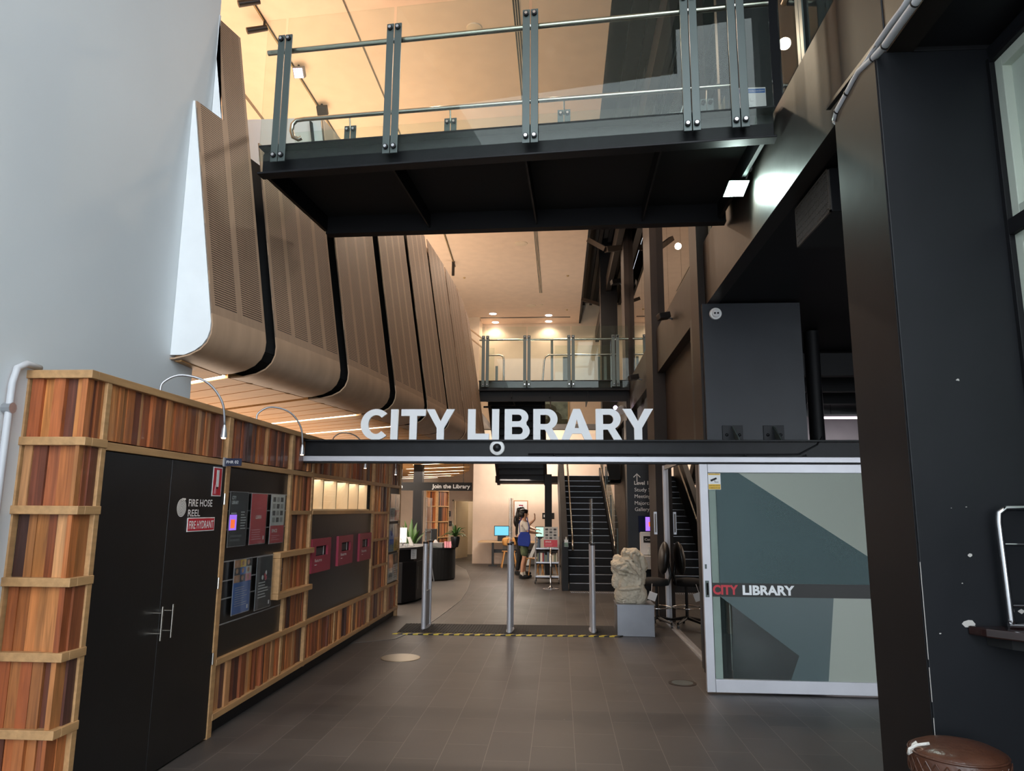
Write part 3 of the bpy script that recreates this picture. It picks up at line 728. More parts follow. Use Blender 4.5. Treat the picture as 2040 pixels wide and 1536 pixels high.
r = thing('bridge_balustrade', 'rear rail of the far footbridge, right of the stair opening', 'balustrade', (0.4, YB + 1.5, 4.2))
yb = YB + 1.5
mb = MB().tube([(-0.42, yb, 4.35), (-0.36, yb, 5.12), (-0.33, yb, 5.22), (-0.24, yb, 5.27), (1.42, yb, 5.27)], .024, 12); mb.build('handrail', M['inox'], r, smooth=True, auto=True)
for x in (-0.17, 0.12, 0.17, 0.95, 1.1, 1.25, 1.38):
    MB().box(x - .03, x + .03, yb - .01, yb + .01, 4.34, 5.65 if x < 0 else 5.22).build('post', M['greysteel'], r)
MB().box(-.1, 1.42, yb + .012, yb + .022, 4.4, 5.5).build('glass_pane', M['glassb'], r)
r = thing('bridge_balustrade', 'short bent rail and post at the left of the far footbridge, by the stair opening', 'balustrade', (-1.4, yb, 4.2))
MB().tube([(-1.72, yb, 5.27), (-1.42, yb, 5.27), (-1.35, yb, 5.24), (-1.33, yb, 5.15), (-1.33, yb, 4.35)], .024, 12).build('handrail', M['inox'], r, smooth=True, auto=True)
MB().box(-1.53, -1.47, yb - .01, yb + .01, 4.34, 5.0).build('post', M['greysteel'], r)
MB().box(-1.72, -1.56, yb + .012, yb + .022, 4.4, 5.45).build('glass_pane', M['glassb'], r)
# rails climbing away at the left
r = thing('stair_rail', 'pair of thin rails running up to the left end of the far footbridge', 'rail', (-1.7, 15.4, 4.2))
MB().tube([(-2.1, 15.9, 4.18), (-2.1, 15.9, 5.72)], .02, 8).build('post', M['greysteel'], r)
for dz in (0, -.2):
    MB().tube([(-1.66, 15.45, 5.30 + dz), (-2.1, 15.9, 5.72 + dz), (-2.5, 15.9, 5.72 + dz)], .018, 8).build('handrail', M['inox'], r)

# ================================================================== ENTRANCE BEAM WITH LETTERS
eb = thing('steel_beam', 'long black steel beam over the entrance carrying the white letters', 'beam', (0.2, 6.95, 2.1))
MB().box(-2.52, 2.86, 6.93, 7.02, 2.07, 2.255).build('web', M['steel_dk'], eb)
MB().box(-2.52, 2.86, 6.88, 7.07, 2.245, 2.262).build('flange', M['steel_dk'], eb, bevel=.002)
MB().box(-2.53, 2.86, 6.88, 7.0, 2.05, 2.10).build('door_track', M['whitealu'], eb, bevel=.003)
MB().box(-2.53, 2.86, 6.90, 7.0, 2.035, 2.05).build('track_slot', M['black'], eb)
MB().tube([(-.30, 6.90, 2.125), (1.9, 6.90, 2.125), (2.25, 6.91, 2.13), (2.42, 6.92, 2.22), (2.48, 6.95, 2.30)], .007, 8, M['black']).build('cable', M['black'], eb, smooth=True)
for x in (-.05, .75, 1.75, 2.3): MB().ball((x, 6.895, 2.115), .011).build('cable_clip', M['black'], eb)
# letters
def letter_curve(polys, depth):
    c = D.curves.new('l', 'CURVE'); c.dimensions = '2D'; c.fill_mode = 'BOTH'; c.extrude = depth / 2
    for P in polys:
        s = c.splines.new('POLY'); s.points.add(len(P) - 1); s.use_cyclic_u = True
        for q, p in zip(s.points, P): q.co = (p[0], p[1], 0, 1)
    o = D.objects.new('l', c); COL.objects.link(o); bpy.context.view_layer.update()
    me = D.meshes.new_from_object(o.evaluated_get(bpy.context.evaluated_depsgraph_get()))
    D.objects.remove(o); D.curves.remove(c); return me
def arc(cx, cy, rx, ry, a0, a1, n=16):
    return [(cx + rx * math.cos(math.radians(a0 + (a1 - a0) * i / n)), cy + ry * math.sin(math.radians(a0 + (a1 - a0) * i / n))) for i in range(n + 1)]
S_ = 0.155   # stroke, height 1
GL = {}
GL['I'] = (0.16, [[(0, 0), (.16, 0), (.16, 1), (0, 1)]])
GL['T'] = (0.53, [[(.185, 0), (.345, 0), (.345, .78), (.53, .78), (.53, 1), (0, 1), (0, .78), (.185, .78)]])
GL['L'] = (0.46, [[(0, 0), (.46, 0), (.46, .2), (.165, .2), (.165, 1), (0, 1)]])
GL['Y'] = (0.62, [[(.23, 0), (.39, 0), (.39, .38), (.62, 1), (.445, 1), (.31, .60), (.175, 1), (0, 1), (.23, .38)]])
GL['A'] = (0.67, [[(0, 0), (.17, 0), (.235, .2), (.435, .2), (.50, 0), (.67, 0), (.41, 1), (.26, 1)], [(.29, .38), (.38, .38), (.335, .66)]])
GL['C'] = (0.58, [arc(.335, .5, .335, .51, 45, 315, 28) + arc(.335, .5, .17, .31, 315, 45, 28)])
GL['B'] = (0.53, [[(0, 0)] + [(.33, 0)] + arc(.33, .28, .20, .28, -90, 48, 10) + arc(.30, .735, .20, .265, -38, 90, 10) + [(0, 1)],
                 [(.155, .6), (.155, .82)] + arc(.29, .71, .07, .11, 90, -90, 8), [(.155, .18), (.155, .42)] + arc(.31, .30, .075, .12, 90, -90, 8)])
GL['R'] = (0.55, [[(0, 0), (.155, 0), (.155, .33), (.25, .33), (.375, 0), (.55, 0), (.405, .37)] + arc(.30, .665, .225, .335, -50, 90, 14) + [(0, 1)],
                 [(.155, .51), (.155, .81)] + arc(.28, .66, .09, .15, 90, -90, 8)])
seq = [('C', 65, 235, 'first letter of the entrance sign'), ('I', 258, 305, 'between C and T in CITY'), ('T', 325, 482, 'in the word CITY'), ('Y', 487, 668, 'ending the word CITY'),
       ('L', 752, 887, 'beginning the word LIBRARY'), ('I', 905, 950, 'just above the round camera'), ('B', 985, 1143, 'in the word LIBRARY'), ('R', 1165, 1325, 'just after B in the word LIBRARY'),
       ('A', 1340, 1535, 'in the word LIBRARY'), ('R', 1555, 1718, 'just after A in the word LIBRARY'), ('Y', 1722, 1912, 'ending the word LIBRARY')]
for ch, a_, b_, d_ in seq:
    me = letter_curve(GL[ch][1], 0.03)
    x0 = -1.95 + (700 + a_ / 3.1875 - 720) / 203.5; x1 = -1.95 + (700 + b_ / 3.1875 - 720) / 203.5
    sx = (x1 - x0) / GL[ch][0]
    for v in me.vertices: v.co = Vector((v.co.x * sx, -v.co.z, v.co.y * 0.30))
    me.materials.append(M['letter']); me.name = 'sign_letter'
    o = D.objects.new('sign_letter', me); COL.objects.link(o); o.location = (x0, 6.92, 2.2625)
    tag(o, 'white capital letter %s standing on the beam, %s' % (ch, d_), 'letter', 'letters of the entrance sign')
# cameras
def dome(name, label, c, n, r, eye=True):
    t = thing(name, label, 'camera', tuple(c)); n = Vector(n); q = n.to_track_quat('Z', 'Y').to_matrix()
    def ring(prof, m, nm):
        mb = MB(); mb.lathe(prof, (0, 0, 0), 28); mb.v = [Vector(c) + q @ p for p in mb.v]; return mb.build(nm, m, t, smooth=True, auto=True)
    ring([(r, 0), (r, .02), (r * .93, .032), (r * .72, .036)], M['whitegl'], 'housing')
    if eye: ring([(r * .55, .03), (r * .5, .055), (r * .3, .072), (.004, .078)], M['plastic'], 'dome')
    else:
        ring([(r * .7, .03), (r * .62, .05), (r * .4, .058), (.003, .06)], M['white'], 'eyeball')
        for s_ in (-1, 1):
            mb = MB().ball((s_ * r * .25, 0, .062), r * .17, r * .17, .008); mb.v = [Vector(c) + q @ p for p in mb.v]; mb.build('lens', M['plastic'], t, smooth=True)
    return t
dome('dome_camera', 'white dome camera with a black eye on the entrance beam below the letter I', (-0.60, 6.925, 2.185), (0, -1, 0), .075)
dome('dome_camera', 'white camera with two small dark lenses on the navy column right of the fascia', (1.60, 7.25, 3.59), (0, -1, -.1), .062, False)
# beam brackets on the column
for x, lb in ((1.72, 'left'), (2.12, 'right')):
    t = thing('beam_bracket', 'bolted black bracket plate on the navy column above the beam, the %s one of two' % lb, 'bracket', (x, 7.24, 2.27))
    MB().box(x - .10, x + .10, 7.238, 7.25, 2.265, 2.44).build('plate', M['navy'], t, bevel=.002)
    MB().hexa([(x + .02, 7.05, 2.262), (x + .034, 7.05, 2.262), (x + .034, 7.238, 2.262), (x + .02, 7.238, 2.262)], [(x - .01, 7.22, 2.43), (x + .004, 7.22, 2.43), (x + .004, 7.238, 2.43), (x - .01, 7.238, 2.43)]).build('fin', M['greysteel'], t)
    for dx in (-.06, .065): MB().ball((x + dx, 7.236, 2.345), .016, .01, .016).build('bolt', M['steel_dk'], t, smooth=True)

# ================================================================== SLIDING DOOR AND SIDE GLAZING
dr = thing('door_1', '', 'door', (2.1, 6.85, 0)); del dr['label']; del dr['category']; dr['kind'] = 'structure'
f = faceY(0, 6.83)
mb = MB(f); mb.box(1.30, 1.375, 0.015, 2.03, -.045, 0).box(1.376, 2.98, 1.95, 2.03, -.045, 0).box(1.376, 2.98, 0.015, 0.125, -.045, 0)
mb.box(2.93, 2.98, 0.126, 1.949, -.045, 0)
mb.build('door_frame', M['whitealu'], dr, bevel=.004)
MB(f).box(1.37, 2.94, .12, 1.955, -.03, -.02).build('glass_pane', M['glassdoor'], dr)
MB(f).prism([(1.66, 1.95), (2.93, 1.95), (2.93, 0.955), (1.68, .955), (1.68, 1.2)][0:1] + [(2.93, 1.95), (2.93, 1.10)], -.019, -.018).build('painted_pale_reflection', M['refl_pale'], dr)  # this and the next three polygons paint the door's reflections as tones
MB(f).prism([(1.45, 1.95), (1.66, 1.95), (2.93, 1.10), (2.93, .955), (1.45, .955)][::1], -.019, -.018).build('painted_teal_reflection', M['refl_teal_hatch'], dr)
MB(f).prism([(1.45, .835), (2.12, .335), (2.035, .125), (2.36, .125), (2.45, .835)], -.019, -.018).build('painted_teal_reflection', M['refl_teal_hatch'], dr)
MB(f).prism([(2.45, .835), (2.36, .125), (2.93, .125), (2.93, .835)], -.019, -.018).build('painted_pale_reflection', M['refl_pale'], dr)
mb = MB(f); mb.box(1.375, 2.94, .835, .955, -.019, -.014, M['tapeblk'])
mb.text('CITY', 1.385, .857, .112, M['red'], -.013, width=.225, bold=.04)
mb.text('LIBRARY', 1.65, .857, .112, M['letter'], -.013, width=.46, bold=.04)
mb.build('name_band', None, dr)
MB(f).box(1.385, 1.45, .125, 1.95, -.033, -.031).build('edge_strip', M['ltgrey'], dr)
mb = MB(f); mb.box(1.315, 1.350, .83, .975, 0, .004, M['greysteel']).box(1.325, 1.342, .85, .955, .004, .007, M['chrome']).box(1.318, 1.335, 1.08, 1.12, 0, .005, M['greysteel'])
mb.build('handle', None, dr)
t = thing('camera_notice', 'yellow and white surveillance camera sticker in the top corner of the sliding door', 'sticker', (1.43, 6.84, 1.8))
mb = MB(f); mb.box(1.38, 1.495, 1.795, 1.945, -.017, -.014, M['white']).box(1.383, 1.492, 1.798, 1.845, -.014, -.013, M['yell']).box(1.383, 1.492, 1.93, 1.943, -.014, -.013, M['yell'])
mb.text('SURVEILLANCE', 1.388, 1.828, .012, M['black'], -.012, width=.099, bold=.01); mb.text('CAMERAS IN USE', 1.388, 1.806, .012, M['black'], -.012, width=.099, bold=.01)
mb.text('SECURITY NOTICE', 1.39, 1.933, .009, M['black'], -.012, width=.095)
mb.prism([(1.40, 1.885), (1.455, 1.908), (1.462, 1.892), (1.407, 1.868)][::-1], -.014, -.012, M['black']).box(1.440, 1.444, 1.865, 1.89, -.014, -.012, M['black']).box(1.44, 1.475, 1.862, 1.866, -.014, -.012, M['black'])
mb.build('print', None, t)
# side glazing in depth with its silver posts and floor track
sg = struct('window_4', MB().box(1.55, 1.60, 7.02, 11.0, 0, .02).box(1.55, 1.60, 7.02, 11.0, 2.20, 2.26), M['alu'])
MB().box(1.57, 1.58, 7.05, 10.9, .02, 2.2).build('pane', M['mirrorg'] if 'mirrorg' in M else M['glassf'], sg)
MB().box(1.53, 1.58, 10.86, 10.92, 0, 2.26).build('mullion', M['whitealu'], sg, bevel=.004)
MB().box(1.60, 1.66, 10.90, 11.0, 0, 2.26).build('mullion', M['ltgrey'], sg, bevel=.004)
MB().box(1.52, 1.56, 7.0, 11.05, 0, .012).build('floor_track', M['alu'], sg)
mb = MB().box(1.60, 3.0, 7.96, 8.0, 0, 2.3) if False else None
t = thing('reflection_frames', 'chrome rails and stool frames added behind the door glass to imitate reflections', 'rail', (2.9, 8.6, 0))  # added frames standing in for stools reflected in the glass
MB().tube([(2.60, 8.6, .0), (2.60, 8.6, 1.5)], .02, 10).tube([(2.60, 8.6, 1.5), (3.9, 8.6, 1.5)], .018, 10).build('rail_frame', M['alu'], t, smooth=True, auto=True)
for i in range(5):
    x = 2.72 + i * .24
    MB().tube([(x, 8.75, .0), (x, 8.75, 1.25), (x + .03, 8.75, 1.3), (x + .15, 8.75, 1.3), (x + .18, 8.75, 1.25), (x + .18, 8.75, 0)], .011, 8).tube([(x, 8.75, 1.0), (x + .18, 8.75, 1.0)], .008, 8).tube([(x, 8.75, .8), (x + .18, 8.75, .8)], .008, 8).build('stool_frame', M['alu'], t, smooth=True, auto=True)

# ================================================================== TIMBER PARTITION
pt = thing('timber_partition', 'partition of recycled timber boards with pale rails, along the left of the entrance', 'partition', (-2.6, 7.3, 0))
WOODS = [(0.36, 0.095, 0.030), (0.48, 0.155, 0.045), (0.56, 0.22, 0.07), (0.17, 0.050, 0.026), (0.60, 0.29, 0.12), (0.42, 0.12, 0.035), (0.09, 0.035, 0.026), (0.50, 0.18, 0.055), (0.34, 0.10, 0.038), (0.58, 0.22, 0.06)]
def wood():
    c = random.choice(WOODS); k = 0.5 + random.random() * 0.5
    return (c[0] * k, c[1] * k, c[2] * k)
def boards(fr, a0, a1, z0, z1, name='board_panel', parent=None, wmin=.025, wmax=.08, depth=.034):
    mb = MB(fr); a = a0
    while a < a1 - .004:
        w_ = min(wmin + random.random() * (wmax - wmin), a1 - a)
        if a1 - (a + w_) < .02: w_ = a1 - a
        d = random.random() * depth
        mb.box(a, a + w_ - .0015, z0, z1, -.045, -.036 + d, None, wood()); a += w_
    return mb.build(name, M['board'], parent if parent is not None else pt)
fx = faceX(XP); fe = faceY(0, 3.58)
def rails(fr, segs, name='rail', parent=None, m=None):
    mb = MB(fr)
    for a0, a1, z0, z1, d in segs: mb.box(a0, a1, z0, z1, -.045, d)
    return mb.build(name, m or M['rail'], parent or pt, bevel=.003)
ZR = [0.13, 0.50, 0.86, 1.22, 1.58, 1.935, 2.29]
h = .022
# end face towards the camera and the narrow return
for k in range(6):
    z0 = ZR[k] + h if k else .02; z1 = ZR[k + 1] - h
    boards(fe, -2.80, -2.52, ZR[k] + h, z1, wmin=.04, wmax=.09)
    boards(fx, 3.58, 3.72, ZR[k] + h, z1)
rails(fe, [(-2.87, -2.457, z - h, z + h, .012) for z in ZR] + [(-2.87, -2.81, .13, 2.29, 0), (-2.86, -2.47, 0, .11, -.01)], 'rail')
rails(fx, [(3.627, 3.76, z - h, z + h, .013) for z in ZR[:-1]] + [(3.72, 3.76, 0, 2.29, .006)])
boards(fx, 3.76, 5.22, 1.935 + h, 2.268); boards(fx, 5.27, 6.50, 1.935 + h, 2.268); boards(fx, 6.56, 7.09, 1.935 + h, 2.268)
boards(fx, 7.13, 9.52, 1.92, 2.268); boards(fx, 9.57, 10.42, 1.92, 2.268); boards(fx, 10.45, 11.14, 1.92, 2.268)
rails(fx, [(3.627, 11.2, 2.29 - h, 2.29 + h, .012), (3.76, 11.2, 1.935 - h - .01, 1.935 + h - .01, .008), (5.26, 11.18, .50 - h, .50 + h, .01), (5.26, 11.18, .13 - h, .13 + h, .01)], 'rail')
rails(fx, [(5.205, 5.27, 0, 2.27, .006), (6.50, 6.555, .5, .83, .006), (6.50, 6.555, 1.2, 2.27, .006), (7.09, 7.14, .1, 2.27, .006), (9.51, 9.575, .1, 2.27, .006), (10.415, 10.455, .1, 2.27, .006), (11.13, 11.18, 0, 2.27, .006), (6.50, 6.55, .13, .5, .0)], 'post')
rails(fx, [(6.55, 7.1, 1.555 - .018, 1.555 + .018, .006), (7.13, 9.52, 1.555 - .02, 1.555 + .02, .012), (9.57, 10.42, 1.54 - .016, 1.54 + .016, .006), (9.57, 10.42, 1.18 - .016, 1.18 + .016, .006), (9.57, 10.42, .83 - .016, .83 + .016, .006)], 'rail')
for z0, z1 in ((.15, .48), (.52, .83), (1.2, 1.54), (1.57, 1.91)): boards(fx, 6.56, 7.09, z0, z1)
for z0, z1 in ((.52, .815), (.845, 1.165), (1.195, 1.525), (1.555, 1.91)): boards(fx, 9.57, 10.42, z0, z1)
for a0, a1 in ((5.27, 6.5), (7.14, 8.05), (8.09, 8.75), (8.79, 9.51), (9.57, 10.42), (10.45, 11.13)): boards(fx, a0, a1, .15, .48)
rails(fx, [(8.05, 8.085, .13, .5, .0), (8.75, 8.785, .13, .5, .0)], 'post')
# projecting framed box
rails(fx, [(6.26, 7.14, 1.19 - .025, 1.19 + .025, .045), (6.26, 7.14, .84 - .025, .84 + .025, .045), (6.26, 6.305, .866, 1.164, .045)], 'box_frame')
boards(fx, 6.32, 7.12, .86, 1.17, 'box_boards')
# body behind
mb = MB().box(XW + .01, XP - .045, 3.63, 7.1, .0, 2.26).box(-2.80, XP - .045, 7.1, 11.15, 0, 1.54).box(-2.80, XP - .045, 7.1, 11.15, 1.92, 2.26).box(-2.80, XP - .045, 9.55, 11.15, 1.5, 1.95)
mb.build('carcass', M['black'], pt)
MB().box(-2.78, XP - .06, 5.28, 11.12, 0, .10).build('kick_board', M['blackm'], pt)
# window strip showing the pale shelves behind
mb = MB(fx)
for a_ in (7.14, 7.62, 8.08, 8.55, 8.98, 9.40): mb.box(a_, a_ + .03, 1.575, 1.90, -.3, -.06)
mb.box(7.14, 9.5, 1.575, 1.59, -.3, -.05)
mb.build('window_divider', M['cream'], pt)
MB(fx).box(7.14, 9.51, 1.575, 1.905, -.34, -.33).build('shelf_back', M['tablew'], pt)
MB(fx).box(7.14, 9.51, 1.575, 1.905, -.025, -.018).build('window_pane', M['glassb'], pt)
area('display_lamp', (XP - .17, 8.3, 1.9), (0, 0, 0), .15, 2.2, 5, WARM2)
# doors of the hose reel cupboard
for a0, a1, lab in ((3.765, 4.455, 'near'), (4.46, 5.2, 'far')):
    d = MB(fx).box(a0, a1, .012, 1.898, -.03, 0).build('cupboard_door', M['doorblk'], pt, bevel=.002)
    ya = 4.40 if lab == 'near' else 4.52
    hb = MB(fx).tube([(ya, .80, .05), (ya, 1.00, .05)], .007, 10).tube([(ya, .84, 0), (ya, .84, .05)], .005, 8).tube([(ya, .96, 0), (ya, .96, .05)], .005, 8)
    hb.build('handle', M['inox'], d, smooth=True, auto=True)
for z in (1.62, 1.02, .50): MB(fx).tube([(5.20, z, .008), (5.20, z + .08, .008)], .008, 8).build('hinge', M['inox'], pt)
# boards for notices
MB(fx).box(5.27, 6.50, .52, 1.90, -.035, -.022).build('notice_board', M['pinboard'], pt)
mb = MB(fx)
for z in (1.715, 1.575, 1.435, 1.20, 1.06, .93, .75): mb.box(5.28, 6.49, z - .004, z + .004, -.022, -.016)
mb.build('hanging_rail', M['grey'], pt)
MB(fx).box(7.14, 9.51, .52, 1.535, -.035, -.02).build('returns_board', M['pinboard'], pt)
MB(fx).box(10.455, 11.13, .52, 1.90, -.035, -.02).build('notice_board', M['dkgrey'], pt)
# sticker lettering on the doors
t = thing('door_lettering', 'white hose reel symbol and words on the black cupboard door', 'lettering', (XP, 4.7, 1.55))
mb = MB(fx)
mb.text('FIRE HOSE', 4.70, 1.605, .068, M['white'], .0015, width=.33, bold=.006); mb.text('REEL', 4.70, 1.539, .064, M['white'], .0015, width=.165, bold=.006)
mb.build('words', None, t)
mb = MB(fx); cx_, cz_ = 4.614, 1.595
for k in range(6):
    r0 = .004 + k * .0098
    P0 = [(cx_ + math.cos(a) * r0, cz_ + math.sin(a) * r0) for a in [i * math.pi / 12 for i in range(24)]]; P1 = [(cx_ + math.cos(a) * (r0 + .0055), cz_ + math.sin(a) * (r0 + .0055)) for a in [i * math.pi / 12 for i in range(24)]]
    mb.add([(a, b, .001) for a, b in P0] + [(a, b, .001) for a, b in P1], [(i, (i + 1) % 24, 24 + (i + 1) % 24, 24 + i) for i in range(24)], M['white'])
mb.box(cx_ - .0, cx_ + .045, cz_ + .050, cz_ + .062, .0, .001, M['white'])
mb.build('spiral', None, t)
t = thing('hydrant_sign', 'red and white FIRE HYDRANT sign on the black cupboard door', 'sign', (XP, 4.95, 1.46))
mb = MB(fx); mb.box(4.70, 5.08, 1.437, 1.530, .001, .004, M['white']).box(4.708, 5.072, 1.443, 1.524, .004, .005, M['red'])
mb.text('FIRE HYDRANT', 4.72, 1.456, .075, M['white'], .006, width=.34, bold=.012); mb.build('plate', None, t, bevel=0)
t = thing('extinguisher_sign', 'tall red sign with a white hose picture at the top corner of the cupboard door', 'sign', (XP, 5.12, 1.76))
mb = MB(fx); mb.box(5.008, 5.144, 1.678, 1.886, .001, .004, M['white']).box(5.016, 5.136, 1.685, 1.879, .004, .005, M['red']).box(5.058, 5.095, 1.745, 1.865, .005, .006, M['white']).box(5.065, 5.085, 1.73, 1.745, .005, .006, M['blackm'])
mb.prism([(5.03, 1.695), (5.048, 1.76), (5.062, 1.76), (5.062, 1.695)], .005, .006, M['pinkp']); mb.build('plate', None, t)
t = thing('room_number_plate', 'small navy number plate at the top of the post beside the cupboard', 'sign', (XP, 5.2, 1.93))
mb = MB(); mb.box(XP + .01, XP + .14, 5.145, 5.155, 1.90, 1.955, M['navyp']).box(XP + .008, XP + .02, 5.13, 5.17, 1.895, 1.96, M['alu'])
f2 = faceY(0, 5.144); mb.fr = f2; mb.text('FHR 02', XP + .03, 1.918, .03, M['white'], .001, width=.09); mb.fr = None
mb.build('plate', None, t)
# posters
def poster(label, a0, a1, z0, z1, paint, off=.0, group='posters on the timber partition', fr=None, nm='poster'):
    fr = fr or fx; o_ = fr((a0, z0, off))
    t = thing(nm, label, 'poster', tuple(o_), group)
    MB(fr).box(a0 - .006, a1 + .006, z0 - .006, z1 + .006, off, off + .004).build('holder', M['silver'], t)
    mb = MB(fr); paint(mb, a0, a1, z0, z1, off + .005); mb.build('print', None, t)
    MB(fr).box(a0 - .004, a1 + .004, z0 - .004, z1 + .004, off + .009, off + .010).build('clear_cover', M['clearp'], t)
    return t
def lines(mb, a0, a1, z0, z1, n, m, c, frac_=.5):
    for k in range(n):
        z = z1 - (z1 - z0) * (k + .5) / n; w_ = (a1 - a0) * (.6 + .4 * random.random()); hh = (z1 - z0) / n * frac_
        mb.box(a0, a0 + w_, z - hh / 2, z + hh / 2, c, c + .0006, m)
def p_hours(mb, a0, a1, z0, z1, c):
    mb.box(a0, a1, z0, z1, c, c + .001, M['blackm']); c += .0012
    mb.text('CITY', a0 + .02, z1 - .055, .036, M['white'], c, width=.07, bold=.02); mb.text('LIBRARY', a0 + .02, z1 - .09, .036, M['white'], c, width=.115, bold=.02)
    lines(mb, a0 + .19, a0 + .29, z0 + .12, z1 - .14, 7, M['ltgrey'], c, .35); lines(mb, a0 + .02, a0 + .12, z1 - .17, z1 - .15, 1, M['ltgrey'], c)
    mb.box(a0, a0 + .12, z0 + .12, z0 + .235, c, c + .001, M['scr_p']).box(a0 + .02, a0 + .09, z0 + .135, z0 + .20, c + .001, c + .002, M['scr_o'])
    lines(mb, a0 + .03, a1 - .04, z0 + .03, z0 + .09, 2, M['dkgrey'], c)
def p_red(mb, a0, a1, z0, z1, c):
    mb.box(a0, a1, z0, z1, c, c + .001, M['red']); c += .0012
    mb.text('LEARN', a0 + .09, (z0 + z1) / 2, .04, M['white'], c, width=.11, bold=.02); lines(mb, a0 + .03, a1 - .06, z0 + .03, z0 + .12, 5, M['pinkp'], c, .3)
    for k in range(12): a = a0 + .08 + random.random() * .1; z = z1 - .12 + random.random() * .06; mb.box(a, a + .014, z, z + .003, c, c + .001, M['pinkp'])
    mb.box(a1 - .05, a1 - .025, z0 + .03, z0 + .06, c, c + .001, M['white'])
def p_white(mb, a0, a1, z0, z1, c):
    mb.box(a0, a1, z0, z1, c, c + .001, M['ltgrey']); c += .0012
    mb.box(a0, a1, z0, z0 + (z1 - z0) * .36, c, c + .001, M['red'])
    for i in range(4):
        for j in range(3): a = a0 + .03 + j * .085; z = z1 - .06 - i * .058; mb.box(a, a + .06, z, z + .04, c, c + .001, M['grey'] if (i + j) % 2 else M['dkgrey'])
    mb.text('SPACE', a0 + .03, z0 + .09, .04, M['white'], c + .0025, width=.12, bold=.02); lines(mb, a0 + .03, a1 - .08, z0 + .02, z0 + .07, 3, M['pinkp'], c + .001, .3)
def p_blue(mb, a0, a1, z0, z1, c):
    zm = z0 + (z1 - z0) * .58; mb.box(a0, a1, z0, zm, c, c + .001, M['blue'])
    cols = [M['tan'], M['navyp'], M['pinkp'], M['dkgrey'], M['blue'], M['ltgrey'], M['tan'], M['yell'], M['dkgrey']]
    for i in range(3):
        for j in range(3):
            a = a0 + (a1 - a0) * j / 3; z = zm + (z1 - zm) * i / 3; mb.box(a, a + (a1 - a0) / 3, z, z + (z1 - zm) / 3, c, c + .001, cols[i * 3 + j])
            mb.ball((a + .045, z + .03, c + .001), .022, .02, .003, 8, M['tan'] if (i + j) % 2 else M['skin'])
    lines(mb, a0 + .03, a1 - .03, z0 + .05, zm - .03, 9, M['ltgrey'], c + .0012, .18); mb.box(a1 - .05, a1 - .025, z0 + .02, z0 + .05, c + .001, c + .002, M['white'])
def p_dark(mb, a0, a1, z0, z1, c):
    mb.box(a0, a1, z0, z1, c, c + .001, M['blackm']); c += .0012
    for k in range(5): a = a0 + .11 + random.random() * .08; z = z1 - .11 - random.random() * .09; mb.ball((a, z, c), .02, .02, .002, 8, M['white'] if k % 2 else M['red'])
    lines(mb, a0 + .04, a1 - .05, z0 + .08, z0 + .22, 6, M['ltgrey'], c, .35); mb.box(a1 - .05, a1 - .025, z0 + .02, z0 + .05, c, c + .001, M['white'])
poster('black opening hours poster with a violet and orange square, top left on the notice board', 5.31, 5.61, 1.31, 1.715, p_hours)
poster('crimson poster in the middle of the top row on the notice board', 5.69, 5.99, 1.31, 1.71, p_red)
poster('white and red picture poster, right of the top row on the notice board', 6.09, 6.39, 1.30, 1.71, p_white)
poster('blue poster topped by many small portraits, lower row of the notice board', 5.46, 5.76, .80, 1.20, p_blue)
poster('black poster with a small white and red emblem, lower row of the notice board', 5.88, 6.19, .78, 1.195, p_dark)
def p_mix(c1, c2, fr_=.5, tl=M['grey']):
    def f_(mb, a0, a1, z0, z1, c):
        zm = z0 + (z1 - z0) * fr_; mb.box(a0, a1, zm, z1, c, c + .001, c1).box(a0, a1, z0, zm, c, c + .001, c2)
        lines(mb, a0 + .02, a1 - .02, z0 + .03, zm - .02, 6, tl, c + .0012, .3)
        mb.ball(((a0 + a1) / 2, (zm + z1) / 2, c + .001), (a1 - a0) * .28, (z1 - zm) * .32, .002, 10, M['tan'] if tl != M['ltgrey'] else M['dkgrey'])
    return f_
for a0, z0, lab, fn in ((10.49, 1.42, 'brown and white leaflet, top left of six on the far notice board', p_mix(M['tan'], M['white'])), (10.80, 1.42, 'patterned black and crimson leaflet, top right of six on the far notice board', p_mix(M['ltgrey'], M['red'], .4, M['ltgrey'])),
                        (10.49, .98, 'lilac and blue leaflet, middle left of six on the far notice board', p_mix(M['ltgrey'], M['blue'], .45, M['ltgrey'])), (10.80, .98, 'orange and yellow leaflet, middle right of six on the far notice board', p_mix(M['tan'], M['yell'], .5, M['dkgrey'])),
                        (10.49, .55, 'brown and grey leaflet, bottom left of six on the far notice board', p_mix(M['tan'], M['ltgrey'], .5)), (10.80, .55, 'white leaflet with a dark photo, bottom right of six on the far notice board', p_mix(M['dkgrey'], M['white'], .6))):
    poster(lab, a0, a0 + .28, z0, z0 + .39, fn, 0, 'leaflets on the far notice board')
